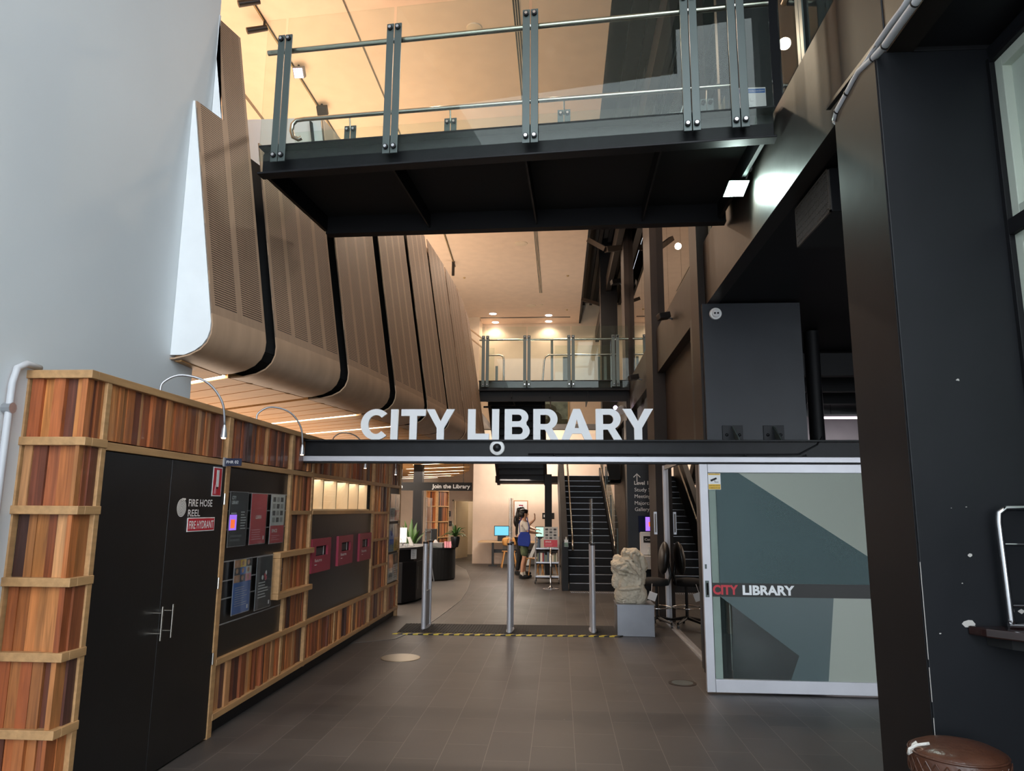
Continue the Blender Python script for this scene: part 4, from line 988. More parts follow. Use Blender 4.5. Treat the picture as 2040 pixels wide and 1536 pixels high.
# book return chutes
for a0, a1, z0, z1, lab in ((7.18, 7.78, .955, 1.29, 'nearest'), (8.05, 8.62, .965, 1.29, 'middle'), (8.92, 9.46, .955, 1.29, 'farthest')):
    t = thing('return_chute', 'crimson Returns chute panel with a black slot, %s of the three on the partition' % lab, 'book return', (XP, (a0 + a1) / 2, z0), 'book return chutes')
    mb = MB(fx); w_ = a1 - a0; s0, s1, q0, q1 = a0 + .12, a1 - .10, z1 - .175, z1 - .075
    mb.box(a0, s0, z0, z1, -.019, .008).box(s1, a1, z0, z1, -.019, .008).box(s0, s1, q1, z1, -.019, .008).box(s0, s1, z0, q0, -.019, .008)
    mb.build('panel', M['crimson'], t)
    mb = MB(fx).box(s0, s1, q0, q1, -.019, -.016, M['black']).box(s0 + .02, s1 - .10, q0 + .01, q1 - .02, -.016, -.014, M['dkgrey']).box(s1 - .09, s1 - .075, q0 + .005, q1 - .01, -.016, -.012, M['ltgrey']); mb.build('slot', None, t)
    mb = MB(fx).text('Returns', a0 + .09, z0 + .105, .045, M['white'], .0095, width=.22, bold=.01).box(a0 + .10, a0 + .16, z0 + .075, z0 + .08, .008, .0095, M['white']); mb.build('lettering', None, t)
# gooseneck lamps
def goose(label, y, px, group='gooseneck lamps'):
    t = thing('gooseneck_lamp', label, 'lamp', (XP - .05, y, 2.3), group)
    z0 = 2.31; pts = []
    P = [(-.05, 0, 0), (-.05, 0.02, .07), (.03, .08, .13), (.16, .17, .10), (.24, .24, -.02), (.25, .28, -.17)]
    # smooth
    n_ = 24
    for i in range(n_ + 1):
        u = i / n_ * (len(P) - 1); k = min(int(u), len(P) - 2); q = u - k
        p0, p1, p2, p3 = [Vector(P[max(0, min(len(P) - 1, j))]) for j in (k - 1, k, k + 1, k + 2)]
        pts.append(.5 * ((2 * p1) + (-p0 + p2) * q + (2 * p0 - 5 * p1 + 4 * p2 - p3) * q * q + (-p0 + 3 * p1 - 3 * p2 + p3) * q ** 3) + Vector((XP, y, z0)))
    MB().tube(pts, .0075, 8).build('neck', M['alu'], t, smooth=True)
    e = pts[-1]; MB().lathe([(.008, 0), (.016, -.03), (.021, -.07), (.021, -.085)], tuple(e), 14).build('head', M['alu'], t, smooth=True, auto=True)
    MB().lathe([(.014, -.086), (.014, -.092)], tuple(e), 12).build('bulb', M['lampglow'], t)
    l = D.lights.new('gooseneck_light', 'SPOT'); l.energy = 2.2; l.color = (1, .8, .6); l.spot_size = math.radians(110); l.shadow_soft_size = .02
    lo = D.objects.new('gooseneck_light', l); COL.objects.link(lo); lo.location = e + Vector((0, 0, -.1))
    return t
goose('silver gooseneck lamp arching over the hose reel cupboard', 4.33, 0)
goose('silver gooseneck lamp arching over the poster board', 5.80, 0)
goose('silver gooseneck lamp over the nearest Returns chute', 7.85, 0)
goose('silver gooseneck lamp over the farthest Returns chute, its light warming the boards', 9.40, 0)

# conduit and box on the white wall
t = thing('conduit_pipe', 'grey conduit running down the white wall behind the timber end panel', 'pipe', (XW + .02, 3.4, 1.2))
MB().tube([(XW + .03, 3.62, 2.33), (XW + .03, 3.52, 2.335), (XW + .03, 3.46, 2.30), (XW + .03, 3.44, 2.22), (XW + .03, 3.44, .3)], .018, 12).build('pipe', M['conduit'], t, smooth=True)
MB().tube([(XW + .005, 3.44, 2.09), (XW + .05, 3.44, 2.09)], .028, 10).build('clip', M['silver'], t)
t = thing('metal_box', 'grey metal box with a round lock at the left edge, on the white wall', 'box', (XW, 3.2, 1.1))
MB().box(XW, XW + .12, 3.02, 3.34, 1.06, 1.34).build('case', M['greymetal'], t, bevel=.006)
MB().tube([(XW + .12, 3.27, 1.19), (XW + .125, 3.27, 1.19)], .022, 16).build('lock', M['silver'], t)

# ================================================================== PEOPLE
def skin_obj(name, nodes, edges, m, parent, sub=2, root=0):
    """nodes: [(x,y,z,r) or (x,y,z,rx,ry)], edges: index pairs"""
    me = D.meshes.new(name); me.from_pydata([n[:3] for n in nodes], edges, [])
    me.materials.append(m)
    o = D.objects.new(name, me); COL.objects.link(o); o.parent = parent
    s = o.modifiers.new('skin', 'SKIN'); s.use_smooth_shade = True; s.branch_smoothing = 0.4
    for i, n in enumerate(nodes):
        me.skin_vertices[0].data[i].radius = (n[3], n[4] if len(n) > 4 else n[3])
    me.skin_vertices[0].data[root].use_root = True
    if sub: q = o.modifiers.new('sub', 'SUBSURF'); q.levels = sub; q.render_levels = sub
    return o
def chain(nodes, edges, start, pts):
    p = start
    for q in pts: nodes.append(q); edges.append((p, len(nodes) - 1)); p = len(nodes) - 1
    return p
def hand(nodes, edges, wrist, d, side, up, curl=0.5):
    """five separate fingers from a palm; d pointing direction, side towards the thumb, up back of hand"""
    w = Vector(nodes[wrist][:3]); d = Vector(d).normalized(); side = Vector(side).normalized(); up = Vector(up).normalized()
    palm = w + d * .05; nodes.append((*palm, .026, .018)); edges.append((wrist, len(nodes) - 1)); pi = len(nodes) - 1
    for k, (o_, L) in enumerate(((.024, .072), (.008, .080), (-.008, .075), (-.024, .058))):
        a = palm + d * .035 + side * o_; b = a + d * L * .5 - up * curl * .012; c = b + d * L * .45 - up * curl * .035
        chain(nodes, edges, pi, [(*a, .0095), (*b, .0088), (*c, .0075)])
    a = w + d * .025 + side * .032; b = a + d * .03 + side * .018 - up * .01
    chain(nodes, edges, pi, [(*a, .011), (*b, .009)])
def person(label, loc, yaw, H, armL, armR, legcol, topcol, sleeve, shorts, group=None, dz=0.0):
    """facing local +x. arms: (elbow, wrist, finger direction, thumb side, back of hand)"""
    k = H / 1.72
    t = thing('person', label, 'person', (0, 0, 0))
    S = lambda x, y, z, *r: (x * k, y * k, (z + dz) * k, *[q * k for q in r])
    S0 = lambda x, y, z, *r: (x * k, y * k, z * k, *[q * k for q in r])
    N = [S(0, 0, .95, .115, .15)]; E_ = []
    chest = chain(N, E_, 0, [S(-.01, 0, 1.10, .10, .135), S(0, 0, 1.27, .115, .16), S(0, 0, 1.40, .09, .14)])
    neck = chain(N, E_, chest, [S(.01, 0, 1.47, .052)])
    chain(N, E_, neck, [S(.025, 0, 1.545, .072, .066), S(.02, 0, 1.62, .098, .078), S(.012, 0, 1.675, .075, .062)])
    for sy, arm in ((1, armL), (-1, armR)):
        sh = chain(N, E_, chest, [S(0, sy * .155, 1.40, .055)])
        el, wr, fd, th, bk = arm
        s_ = Vector((0, sy * .155, 1.40)); e_ = Vector(el); w_ = Vector(wr)
        wi = chain(N, E_, sh, [S(*(s_.lerp(e_, .5)), .047), S(*e_, .040), S(*(e_.lerp(w_, .5)), .036), S(*w_, .026)])
        hand(N, E_, wi, fd, th, bk)
    feet = []
    for sy, dx in ((1, .06), (-1, -.05)):
        hip = chain(N, E_, 0, [S(0, sy * .085, .88, .088)])
        if dz: chain(N, E_, hip, [S0(.22, sy * .10, .52, .08), S0(.42, sy * .11, .50, .06), S0(.44, sy * .11, .30, .055), S0(.42, sy * .11, .10, .036), S0(.44, sy * .11, .05, .036), S0(.54, sy * .11, .035, .034)])
        else: chain(N, E_, hip, [S(.02 + dx * .3, sy * .095, .68, .075), S(.02 + dx * .6, sy * .095, .49, .055), S(-.01 + dx * .8, sy * .095, .33, .055), S(-.02 + dx, sy * .095, .10, .034), S(.0 + dx, sy * .095, .05, .036), S(.10 + dx, sy * .10, .035, .034)])
        feet.append((dx + (.46 if dz else 0), sy))
    skin_obj('body', N, E_, M['skin'], t)
    # face
    mb = MB(); mb.ball(S(.118, 0, 1.60), .014 * k, .011 * k, .022 * k, 8)
    mb.build('nose', M['skin'], t, smooth=True)
    for sy in (-1, 1):
        MB().ball(S(.104, sy * .03, 1.622), .007 * k, .011 * k, .006 * k, 8).build('eye', M['hair'], t, smooth=True)
        MB().ball(S(.015, sy * .083, 1.605), .02 * k, .008 * k, .03 * k, 8).build('ear', M['skin'], t, smooth=True)
    MB().ball(S(.108, 0, 1.565), .006 * k, .02 * k, .005 * k, 8).build('mouth', M['crimson'], t, smooth=True)
    # clothes a little larger than the body
    n2 = [S(0, 0, .93, .128, .168)]; e2 = []
    c2 = chain(n2, e2, 0, [S(-.01, 0, 1.10, .122, .155), S(0, 0, 1.27, .132, .175), S(0, 0, 1.40, .105, .155), ])
    chain(n2, e2, c2, [S(.005, 0, 1.45, .068)])
    for sy, arm in ((1, armL), (-1, armR)):
        s_ = Vector((0, sy * .155, 1.40)); e_ = Vector(arm[0]); w_ = Vector(arm[1])
        ps = [S(0, sy * .165, 1.40, .072), S(*s_.lerp(e_, .5), .072), S(*s_.lerp(e_, .92), .072)]
        if sleeve == 'long': ps = ps[:2] + [S(*e_, .052), S(*e_.lerp(w_, .55), .046), S(*e_.lerp(w_, .93), .038)]
        chain(n2, e2, c2, ps)
    skin_obj('shirt', n2, e2, topcol, t)
    n3 = [S(0, 0, .96, .125, .160)]; e3 = []
    for sy, dx in ((1, .06), (-1, -.05)):
        hp = chain(n3, e3, 0, [S(0, sy * .088, .86 if not dz else .90, .105)])
        if dz: chain(n3, e3, hp, [S0(.22, sy * .10, .52, .092), S0(.42, sy * .11, .50, .076), S0(.44, sy * .11, .30, .066), S0(.43, sy * .11, .1, .056)])
        elif shorts: chain(n3, e3, hp, [S(.02 + dx * .3, sy * .1, .68, .10), S(.02 + dx * .5, sy * .1, .53, .098)])
        else: chain(n3, e3, hp, [S(.02 + dx * .3, sy * .1, .68, .088), S(.02 + dx * .6, sy * .1, .49, .072), S(0 + dx * .8, sy * .1, .3, .065), S(-.02 + dx, sy * .1, .1, .056)])
    skin_obj('shorts' if shorts else 'trousers', n3, e3, legcol, t)
    for dx, sy in feet:
        if shorts:
            MB().tube([S0(-.02 + dx, sy * .095, .16), S0(-.01 + dx, sy * .095, .07)], [.047 * k, .05 * k], 12).build('sock', M['tee'], t, smooth=True, auto=True)
        mb = MB(); mb.ball(S0(.05 + dx, sy * .10, .045), .145 * k, .055 * k, .048 * k, 14); mb.ball(S0(-.03 + dx, sy * .098, .07), .065 * k, .05 * k, .05 * k, 12)
        mb.build('shoe', M['blkcloth'], t, smooth=True)
        MB().ball(S0(.045 + dx, sy * .10, .016), .155 * k, .058 * k, .016 * k, 12).build('sole', M['plastic'], t, smooth=True)
    return t, S, k
# the front person in a pale tee with the blue bag
tA, S, k = person('person in a loose pale T-shirt and green shorts with a blue bag behind', None, 0, 1.60,
    ((.14, .24, 1.18), (.36, .16, 1.12), (1, -.2, .0), (0, -1, 0), (0, 0, 1)), ((.06, -.25, 1.16), (.30, -.14, 1.13), (1, .3, 0), (0, 1, 0), (0, 0, 1)), M['green'], M['tee'], 'short', True)
mb = MB(); mb.ball(S(-.005, 0, 1.655), .112 * k, .098 * k, .085 * k, 18); mb.ball(S(-.045, 0, 1.60), .088 * k, .092 * k, .10 * k, 16); mb.ball(S(.06, 0, 1.685), .055 * k, .085 * k, .04 * k, 12)
mb.build('hair', M['hair'], tA, smooth=True)
tA.location = (-.86, 17.45, 0); tA.rotation_euler = (0, 0, math.radians(18))
tb = thing('tote_bag', 'blue cloth tote bag hanging on the back of the person in green shorts', 'bag', (-.86, 17.22, .7))
bx0 = Vector((-.84, 17.20, 0))
mb = MB(); top_ = []; 
prof = [(-.13, .76), (.12, .74), (.155, .84), (.15, 1.0), (.11, 1.08), (-.08, 1.08), (-.135, .98), (-.15, .86)]
mb.fr = faceY(bx0.x, bx0.y, 0); mb.prism(prof, -.03, .035); mb.build('bag_body', M['bluebag'], tb, bevel=.02)
mb = MB(); mb.tube([(bx0.x - .10, bx0.y, 1.06), (bx0.x - .11, bx0.y + .02, 1.28), (bx0.x - .06, bx0.y + .16, 1.42)], .009, 8); mb.build('strap', M['bluebag'], tb, smooth=True)
mb = MB(); mb.tube([(bx0.x + .11, bx0.y, 1.06), (bx0.x + .12, bx0.y + .01, 1.2), (bx0.x + .06, bx0.y + .12, 1.42)], .009, 8); mb.build('strap', M['bluebag'], tb, smooth=True)
# the person behind, one hand raised
tB, S, k = person('person with long black hair and black top, raising one forearm, standing behind the other', None, 0, 1.66,
    ((.16, .25, 1.2), (.34, .12, 1.15), (1, -.3, 0), (0, -1, 0), (0, 0, 1)), ((.20, -.20, 1.22), (.40, -.16, 1.40), (.1, 0, 1), (0, 1, .1), (1, 0, 0)), M['blkcloth'], M['blkcloth'], 'short', False)
mb = MB(); mb.ball(S(-.01, 0, 1.65), .112 * k, .100 * k, .09 * k, 18); mb.ball(S(-.07, 0, 1.50), .075 * k, .10 * k, .17 * k, 16); mb.ball(S(-.13, 0, 1.36), .07 * k, .11 * k, .16 * k, 16)
mb.build('hair', M['hair'], tB, smooth=True)
tB.location = (-.97, 18.35, 0); tB.rotation_euler = (0, 0, math.radians(-12))
# seated person behind the desk
tC, S, k = person('person with long black hair seated behind the near service desk, seen past the partition', None, 0, 1.62,
    ((.20, .2, 1.15), (.36, .1, 1.1), (1, 0, 0), (0, -1, 0), (0, 0, 1)), ((.2, -.2, 1.15), (.36, -.1, 1.1), (1, 0, 0), (0, 1, 0), (0, 0, 1)), M['blkcloth'], M['blkcloth'], 'long', False, None, -.40)
mb = MB(); mb.ball(S(-.01, 0, 1.65), .112 * k, .10 * k, .09 * k, 18); mb.ball(S(-.06, 0, 1.52), .08 * k, .105 * k, .17 * k, 16); mb.ball(S(-.10, 0, 1.36), .08 * k, .13 * k, .18 * k, 16)
mb.build('hair', M['hair'], tC, smooth=True)
tC.location = (-3.245, 14.5, 0); tC.rotation_euler = (0, 0, math.radians(205))

# ================================================================== LIBRARY INTERIOR
# hanging sign
t = thing('hanging_sign', 'long black hanging sign reading Join the Library', 'sign', (-2.9, 15.0, 2.0))
f = faceY(0, 14.97)
MB().box(-3.9, -1.82, 14.97, 15.02, 1.975, 2.145).build('board', M['blackm'], t)
mb = MB(f); mb.text('Join the Library', -2.655, 2.025, .115, M['white'], .002, width=.80, bold=.018); mb.text('Information', -3.90, 2.025, .115, M['white'], .002, width=.62, bold=.0)
mb.build('lettering', None, t)
for x in (-3.6, -3.3, -2.0): MB().tube([(x, 15, 2.14), (x, 15, 2.60)], .006, 6).build('rod', M['plastic'], t)
struct('wall_column', MB().box(-3.26, -3.06, 16.0, 16.2, 0, 2.6), M['black'])
# timber clad screen at the back
t = thing('timber_screen', 'small screen clad in recycled timber boards behind the far service desk', 'screen', (-3.2, 18.9, 0))
c0, c1, c2 = Vector((-3.50, 18.9, 0)), Vector((-3.15, 18.6, 0)), Vector((-2.93, 19.15, 0))
for A_, B_ in ((c0, c1), (c1, c2)):
    fr_ = Fr(A_, (B_ - A_), Z3); L = (B_ - A_).length
    for q in range(5):
        z0, z1 = .1 + q * .395, .1 + (q + 1) * .395 - .03
        boards(fr_, .03, L - .02, z0 + .0, z1, 'board_panel', t, .03, .07, .01)
    rails(fr_, [(0, L, .07 + q * .395, .10 + q * .395, .004) for q in range(6)] + [(0, .03, 0, 2.07, .002), (L - .02, L, 0, 2.07, .002)], 'rail', t)
MB().prism([(c0.x, c0.y + .05), (c1.x, c1.y + .06), (c2.x - .05, c2.y), (c2.x - .3, c2.y + .3), (c0.x + .1, c0.y + .4)], 0, 2.05).build('core', M['black'], t)
# wall plates by the doorway
for n_, (x0, z0, x1, z1), lb, m_ in ((1, (888, 1029, 898, 1018), 'small square black plate on the cream wall left of the doorway', 'navyp'), (2, (883, 1048, 900, 1038), 'wide dark plate on the cream wall, below the square black one', 'dkgrey')):
    a_ = Yp(x0, z0, 23.38); b_ = Yp(x1, z1, 23.38)
    t = thing('wall_plate', lb, 'sign', (a_.x, 23.38, a_.z))
    mb = MB(faceY(0, 23.39)).box(a_.x, b_.x, a_.z, b_.z, 0, .01, M[m_]); lines(mb, a_.x + .02, b_.x - .02, a_.z + .03, b_.z - .03, 3, M['grey'], .0105, .3); mb.build('plate', None, t)
# corridor doors
d = thing('door_2', '', '', (-3.3, 24.2, 0)); del d['label']; del d['category']; d['kind'] = 'structure'
MB().hexa([(-3.40, 23.7, .02), (-3.14, 24.6, .02), (-3.10, 24.6, .02), (-3.36, 23.7, .02)], [(-3.40, 23.7, 1.85), (-3.14, 24.6, 1.85), (-3.10, 24.6, 1.85), (-3.36, 23.7, 1.85)]).build('leaf', M['doorcream'], d)
d = thing('door_3', '', '', (-2.8, 25.9, 0)); del d['label']; del d['category']; d['kind'] = 'structure'
MB().box(-2.98, -2.60, 25.9, 25.95, .02, 1.85).build('leaf', M['dkgrey'] if False else M['doorcream'], d)
MB().box(-3.03, -2.98, 25.85, 25.95, 0, 1.9).build('frame', M['cream'], d)
MB().box(-2.94, -2.62, 25.885, 25.90, .25, .95).build('panel', M['cream'], d, bevel=.01)
# near service desk
t = thing('service_desk', 'black service desk with an angled cabinet and grey top, beside the end of the partition', 'desk', (-2.9, 12.9, 0))
P1 = [(-3.7, 12.35), (-2.66, 12.35), (-2.50, 12.75), (-2.44, 13.6), (-2.7, 13.9), (-3.7, 13.9)]
MB().prism([(x * 1.0, y) for x, y in P1], 0.03, .70).build('cabinet', M['black'], t, bevel=.01)
MB().prism([(-3.7, 12.3), (-2.70, 12.3), (-2.48, 12.6), (-2.36, 13.3), (-2.40, 13.8), (-3.7, 13.8)], .91, .945).build('top', M['dkgrey'], t, bevel=.006)
MB().prism([(-3.7, 12.4), (-2.74, 12.4), (-2.54, 12.7), (-2.46, 13.3), (-3.7, 13.4)], .70, .91).build('upper_case', M['plastic'], t)
MB().box(-2.505, -2.49, 12.85, 13.25, .22, .6).build('door_panel', M['plastic'], t)
t = thing('desk_notice', 'white printed notice taped to the front of the near service desk', 'paper', (-2.55, 12.68, .75)); mb = MB(Fr((-2.575, 12.60, 0), (0.14, .2, 0), Z3)).box(0, .13, .74, .92, 0.004, .006, M['white']); lines(mb, .02, .10, .76, .9, 5, M['grey'], .007, .3); mb.build('sheet', None, t)
def bottle(name, label, c, m, h_=.16, r=.028, cap='white', cat='bottle'):
    t = thing(name, label, cat, c)
    MB().lathe([(r, 0), (r, h_ * .6), (r * .5, h_ * .72), (r * .35, h_ * .78)], c, 14).build('bottle_body', m, t, smooth=True, auto=True)
    MB().lathe([(r * .4, h_ * .78), (r * .4, h_ * .88), (r * .2, h_ * .9), (r * .2, h_), (.002, h_)], c, 12).tube([(c[0], c[1], c[2] + h_ * .98), (c[0] - r * 1.4, c[1], c[2] + h_ * .96)], r * .18, 6).build('pump', M[cap], t)
    return t
bottle('sanitiser_bottle', 'clear pump bottle on the near service desk', (-2.66, 12.62, .945), M['clearp'], .20, .032)
bottle('sanitiser_bottle', 'second clear pump bottle on the near service desk, nearer the partition', (-2.78, 12.7, .945), M['clearp'], .15, .03)
t = thing('tablet_stand', 'white tilted tablet on the near service desk', 'tablet', (-2.80, 13.0, .945))
MB().hexa([(-2.92, 12.98, 1.0), (-2.74, 12.98, 1.0), (-2.74, 13.0, 1.0), (-2.92, 13.0, 1.0)], [(-2.92, 13.10, 1.26), (-2.76, 13.10, 1.26), (-2.76, 13.12, 1.26), (-2.92, 13.12, 1.26)]).build('tablet', M['white'], t)
MB().tube([(-2.83, 13.1, .945), (-2.83, 13.08, 1.12)], .012, 8).build('foot', M['alu'], t)
t = thing('desk_phone', 'small white scanner leaning on the near service desk', 'scanner', (-2.62, 12.9, .945))
MB().hexa([(-2.66, 12.9, .945), (-2.58, 12.9, .945), (-2.58, 12.96, .945), (-2.66, 12.96, .945)], [(-2.72, 12.93, 1.10), (-2.66, 12.93, 1.10), (-2.66, 12.97, 1.10), (-2.72, 12.97, 1.10)]).build('case', M['ltgrey'], t, bevel=.008)
# far service desk (rounded)
t = thing('service_desk', 'rounded black service desk farther inside the library, with a plant pot on top', 'desk', (-2.75, 16.9, 0))
P2 = [(-3.9, 16.5)] + arc(-2.85, 17.0, .42, .52, -90, 40, 12) + [(-2.7, 17.8), (-3.9, 17.8)]
MB().prism(P2, .02, .70).build('cabinet', M['blackm'], t, bevel=.01)
MB().prism([(x + .02 if x > -3 else x, y) for x, y in P2], .70, .73).build('top', M['black'], t)
t = thing('tissue_box', 'blue grey tissue box with a white tissue on the far service desk', 'box', (-2.85, 16.6, .73))
MB().box(-2.98, -2.66, 16.55, 16.75, .73, .84).build('box_body', M['grey'], t, bevel=.005)
MB().hexa([(-2.88, 16.62, .84), (-2.78, 16.62, .84), (-2.78, 16.68, .84), (-2.88, 16.68, .84)], [(-2.86, 16.63, .90), (-2.82, 16.62, .91), (-2.82, 16.66, .9), (-2.86, 16.67, .89)]).build('tissue', M['white'], t)
for i in range(3):
    t = thing('leaflet', 'pink leaflet standing on the far service desk beside the plant pot', 'leaflet', (-2.60 + i * .045, 16.6, .73), 'pink leaflets on the far desk')
    MB().hexa([(-2.62 + i * .045, 16.56, .73), (-2.55 + i * .045, 16.56, .73), (-2.55 + i * .045, 16.565, .73), (-2.62 + i * .045, 16.565, .73)], [(-2.63 + i * .045, 16.60, .87), (-2.56 + i * .045, 16.60, .87), (-2.56 + i * .045, 16.605, .87), (-2.63 + i * .045, 16.605, .87)]).build('sheet', M['pinkp'], t)
t = thing('desk_monitor', 'black monitor seen from behind on the far service desk', 'monitor', (-3.0, 16.9, .73))
MB().box(-3.14, -2.86, 16.95, 16.98, .86, 1.14).build('screen', M['plastic'], t, bevel=.005); MB().box(-3.02, -2.98, 16.98, 17.0, .73, .95).build('stand', M['plastic'], t)
t = thing('sign_easel', 'thin silver stick standing in front of the far service desk', 'stand', (-2.83, 16.35, 0))
MB().tube([(-2.80, 16.35, 0), (-2.93, 16.42, .62)], .012, 8).build('pole', M['alu'], t)
def plant(label, c, potr, poth, n_, L, droop, seed, z=0, pot=True):
    rnd = random.Random(seed); t = thing('potted_plant', label, 'plant', c)
    c = Vector(c)
    if pot: MB().lathe([(potr * .62, 0), (potr * .85, poth * .4), (potr, poth * .85), (potr * .92, poth), (potr * .8, poth), (potr * .75, poth * .9), (.003, poth * .9)], c, 20).build('pot', M['pot'], t, smooth=True, auto=True)
    for i in range(n_):
        a = i * 2.399 + rnd.random() * .4; ln = L * (.65 + .5 * rnd.random()); out = .25 + .75 * rnd.random()
        mb = MB(); P = []; m_ = 8
        for j in range(m_ + 1):
            u = j / m_; r_ = ln * out * u * (.9); z_ = ln * (1.25 - .5 * out) * u - droop * ln * out * u * u * 1.2
            P.append(c + Vector((math.cos(a) * r_, math.sin(a) * r_, poth * .95 + z_)))
        sd = Vector((-math.sin(a), math.cos(a), 0)); vs = []
        for j, p in enumerate(P):
            w_ = .028 * L / .4 * math.sin(math.pi * (0.08 + .92 * j / m_)) * (1 if j < m_ else 0.1)
            vs += [p - sd * w_ + Vector((0, 0, w_ * .3)), p - Vector((0, 0, .002)), p + sd * w_ + Vector((0, 0, w_ * .3))]
        mb.add(vs, [(3 * j + q, 3 * j + q + 1, 3 * j + q + 4, 3 * j + q + 3) for j in range(m_) for q in (0, 1)])
        o = mb.build('leaf', M['leaf'], t, smooth=True); s_ = o.modifiers.new('s', 'SOLIDIFY'); s_.thickness = .002
    return t
plant('leafy potted plant in a black pot on the far service desk', (-2.42, 16.9, .73), .11, .24, 22, .42, .75, 3)
plant('tall leafy plant growing behind the near service desk, in front of the black column', (-3.19, 15.45, 0), .16, .60, 26, .78, .55, 5)
# workstations at the back wall
t = thing('study_table', 'long pale timber table with black trestle legs along the back wall', 'table', (-1.5, 21.3, 0))
MB().box(-2.35, .1, 20.95, 21.75, .655, .69).build('tabletop', M['tablew'], t, bevel=.006)
for x in (-1.92, -.95, -.1):
    MB().box(x - .03, x + .03, 21.0, 21.08, 0.02, .655).box(x - .12, x + .12, 20.98, 21.1, 0, .03).build('leg', M['plastic'], t)
MB().box(-1.92, -.1, 21.2, 21.25, .36, .46).build('cable_tray', M['plastic'], t)
MB().box(-1.7, -.3, 21.86, 21.89, 0, .62).build('modesty_panel', M['ltgrey'], t)
MB().hexa([(-1.0, 20.98, 0), (-.9, 20.98, 0), (-.9, 21.02, 0), (-1.0, 21.02, 0)], [(-.72, 20.98, .65), (-.62, 20.98, .65), (-.62, 21.02, .65), (-.72, 21.02, .65)]).build('brace', M['ltgrey'], t)
def monitor(label, x0, x1, z0, z1, y, m_):
    t = thing('computer_monitor', label, 'monitor', ((x0 + x1) / 2, y, .69))
    MB().box(x0 - .02, x1 + .02, y, y + .03, z0 - .02, z1 + .02).build('case', M['plastic'], t, bevel=.004)
    MB().box(x0, x1, y - .003, y, z0, z1).build('screen', m_, t)
    MB().box((x0 + x1) / 2 - .12, (x0 + x1) / 2 + .12, y + .02, y + .05, .69, z0).build('stand', M['plastic'], t)
monitor('monitor with a bright blue screen on the study table', -1.88, -1.48, .86, 1.11, 21.15, M['screen'])
monitor('monitor with a pale green screen beside the standing people', -.68, -.36, .84, 1.10, 21.0, M['screen2'])
def wchair(label, x, y, rot):
    t = thing('study_chair', label, 'chair', (0, 0, 0), 'timber shell chairs')
    MB().prism(arc(0, .02, .20, .20, 180, 360, 10) + [(.19, .2), (-.19, .2)], .43, .45).build('seat', M['chairwood'], t, bevel=.006)
    mb = MB(); rows = []
    n_ = 8
    vs = []
    for j, z in enumerate((.60, .64, .74, .80, .83)):
        ww = (.16, .20, .215, .20, .15)[j]
        for i in range(n_ + 1):
            a = -1 + 2 * i / n_; vs.append((a * ww, -.22 + (-.05 + .06 * a * a) - (z - .6) * .12, z))
    mb.add(vs, [(j * 9 + i, j * 9 + i + 1, j * 9 + i + 10, j * 9 + i + 9) for j in range(4) for i in range(8)])
    o = mb.build('backrest', M['chairwood'], t, smooth=True); s_ = o.modifiers.new('s', 'SOLIDIFY'); s_.thickness = .012
    for sx in (-1, 1):
        for sy in (-1, 1):
            MB().tube([(sx * .13, sy * .13, .43), (sx * .21, sy * .20, 0)], [.018, .012], 8).build('leg', M['chairwood'], t)
        MB().tube([(sx * .05, -.16, .44), (sx * .08, -.27, .66), (sx * .05, -.285, .80)], .007, 6).build('back_strut', M['plastic'], t)
    t.location = (x, y, 0); t.rotation_euler = (0, 0, rot); return t
wchair('timber shell chair in front of the blue screen', -1.42, 20.55, math.radians(8))
wchair('timber chair standing just behind the person with the blue bag', -.63, 17.80, math.radians(-70))
wchair('timber chair half hidden behind the book trolley', -.32, 18.6, math.radians(20))
# picture on the pink wall
a_, b_ = Yp(1023, 1042, 21.88), Yp(1052, 997, 21.88)
t = thing('framed_picture', 'pale framed print on the back wall behind the standing people', 'picture', (a_.x, 21.88, a_.z))
f = faceY(0, 21.895); mb = MB(f).box(a_.x, b_.x, a_.z, b_.z, 0, .02, M['tan']); mb.box(a_.x + .03, b_.x - .03, a_.z + .03, b_.z - .03, .02, .022, M['white'])
for q in range(6): mb.box(a_.x + .15, b_.x - .14, a_.z + .20 + q * .05, a_.z + .235 + q * .05, .022, .024, (M['dkgrey'], M['grey'], M['pinkp'])[q % 3])
mb.box(a_.x + .16, b_.x - .15, a_.z + .50, a_.z + .54, .022, .024, M['crimson']); mb.build('frame', None, t)
a_, b_ = Yp(1080, 1034, 21.7), Yp(1104, 1022, 21.7)
t = thing('wall_plate', 'black number plate on the back wall behind the black post', 'sign', (a_.x, 21.88, a_.z)); mb = MB(faceY(0, 21.895)).box(a_.x, b_.x, a_.z, b_.z, 0, .01, M['blackm']); mb.box(a_.x + .04, a_.x + .1, a_.z + .05, b_.z - .05, .01, .012, M['white']); mb.build('plate', None, t)
# oil painting on the upper wall
a_, b_ = Yp(1060, 846, 25.4), Yp(1131, 772, 25.4)
t = thing('oil_painting', 'landscape oil painting in a gilded frame, seen through the letters under the far bridge', 'painting', (a_.x, 25.4, a_.z))
mb = MB(faceY(0, 25.49)); mb.box(a_.x - .06, b_.x + .06, a_.z - .06, b_.z + .06, 0, .03, M['gold']).box(a_.x, b_.x, a_.z, b_.z, .03, .035, M['paint'])
mb.ball((a_.x + .55, a_.z + .55, .034), .35, .22, .004, 12, M['treep']).ball((a_.x + .8, a_.z + .25, .034), .28, .25, .004, 12, M['treep']).ball((b_.x - .22, b_.z - .42, .036), .10, .09, .003, 12, M['yell'])
mb.box(a_.x, b_.x, a_.z, a_.z + .2, .035, .036, M['treep']); mb.build('canvas', None, t)
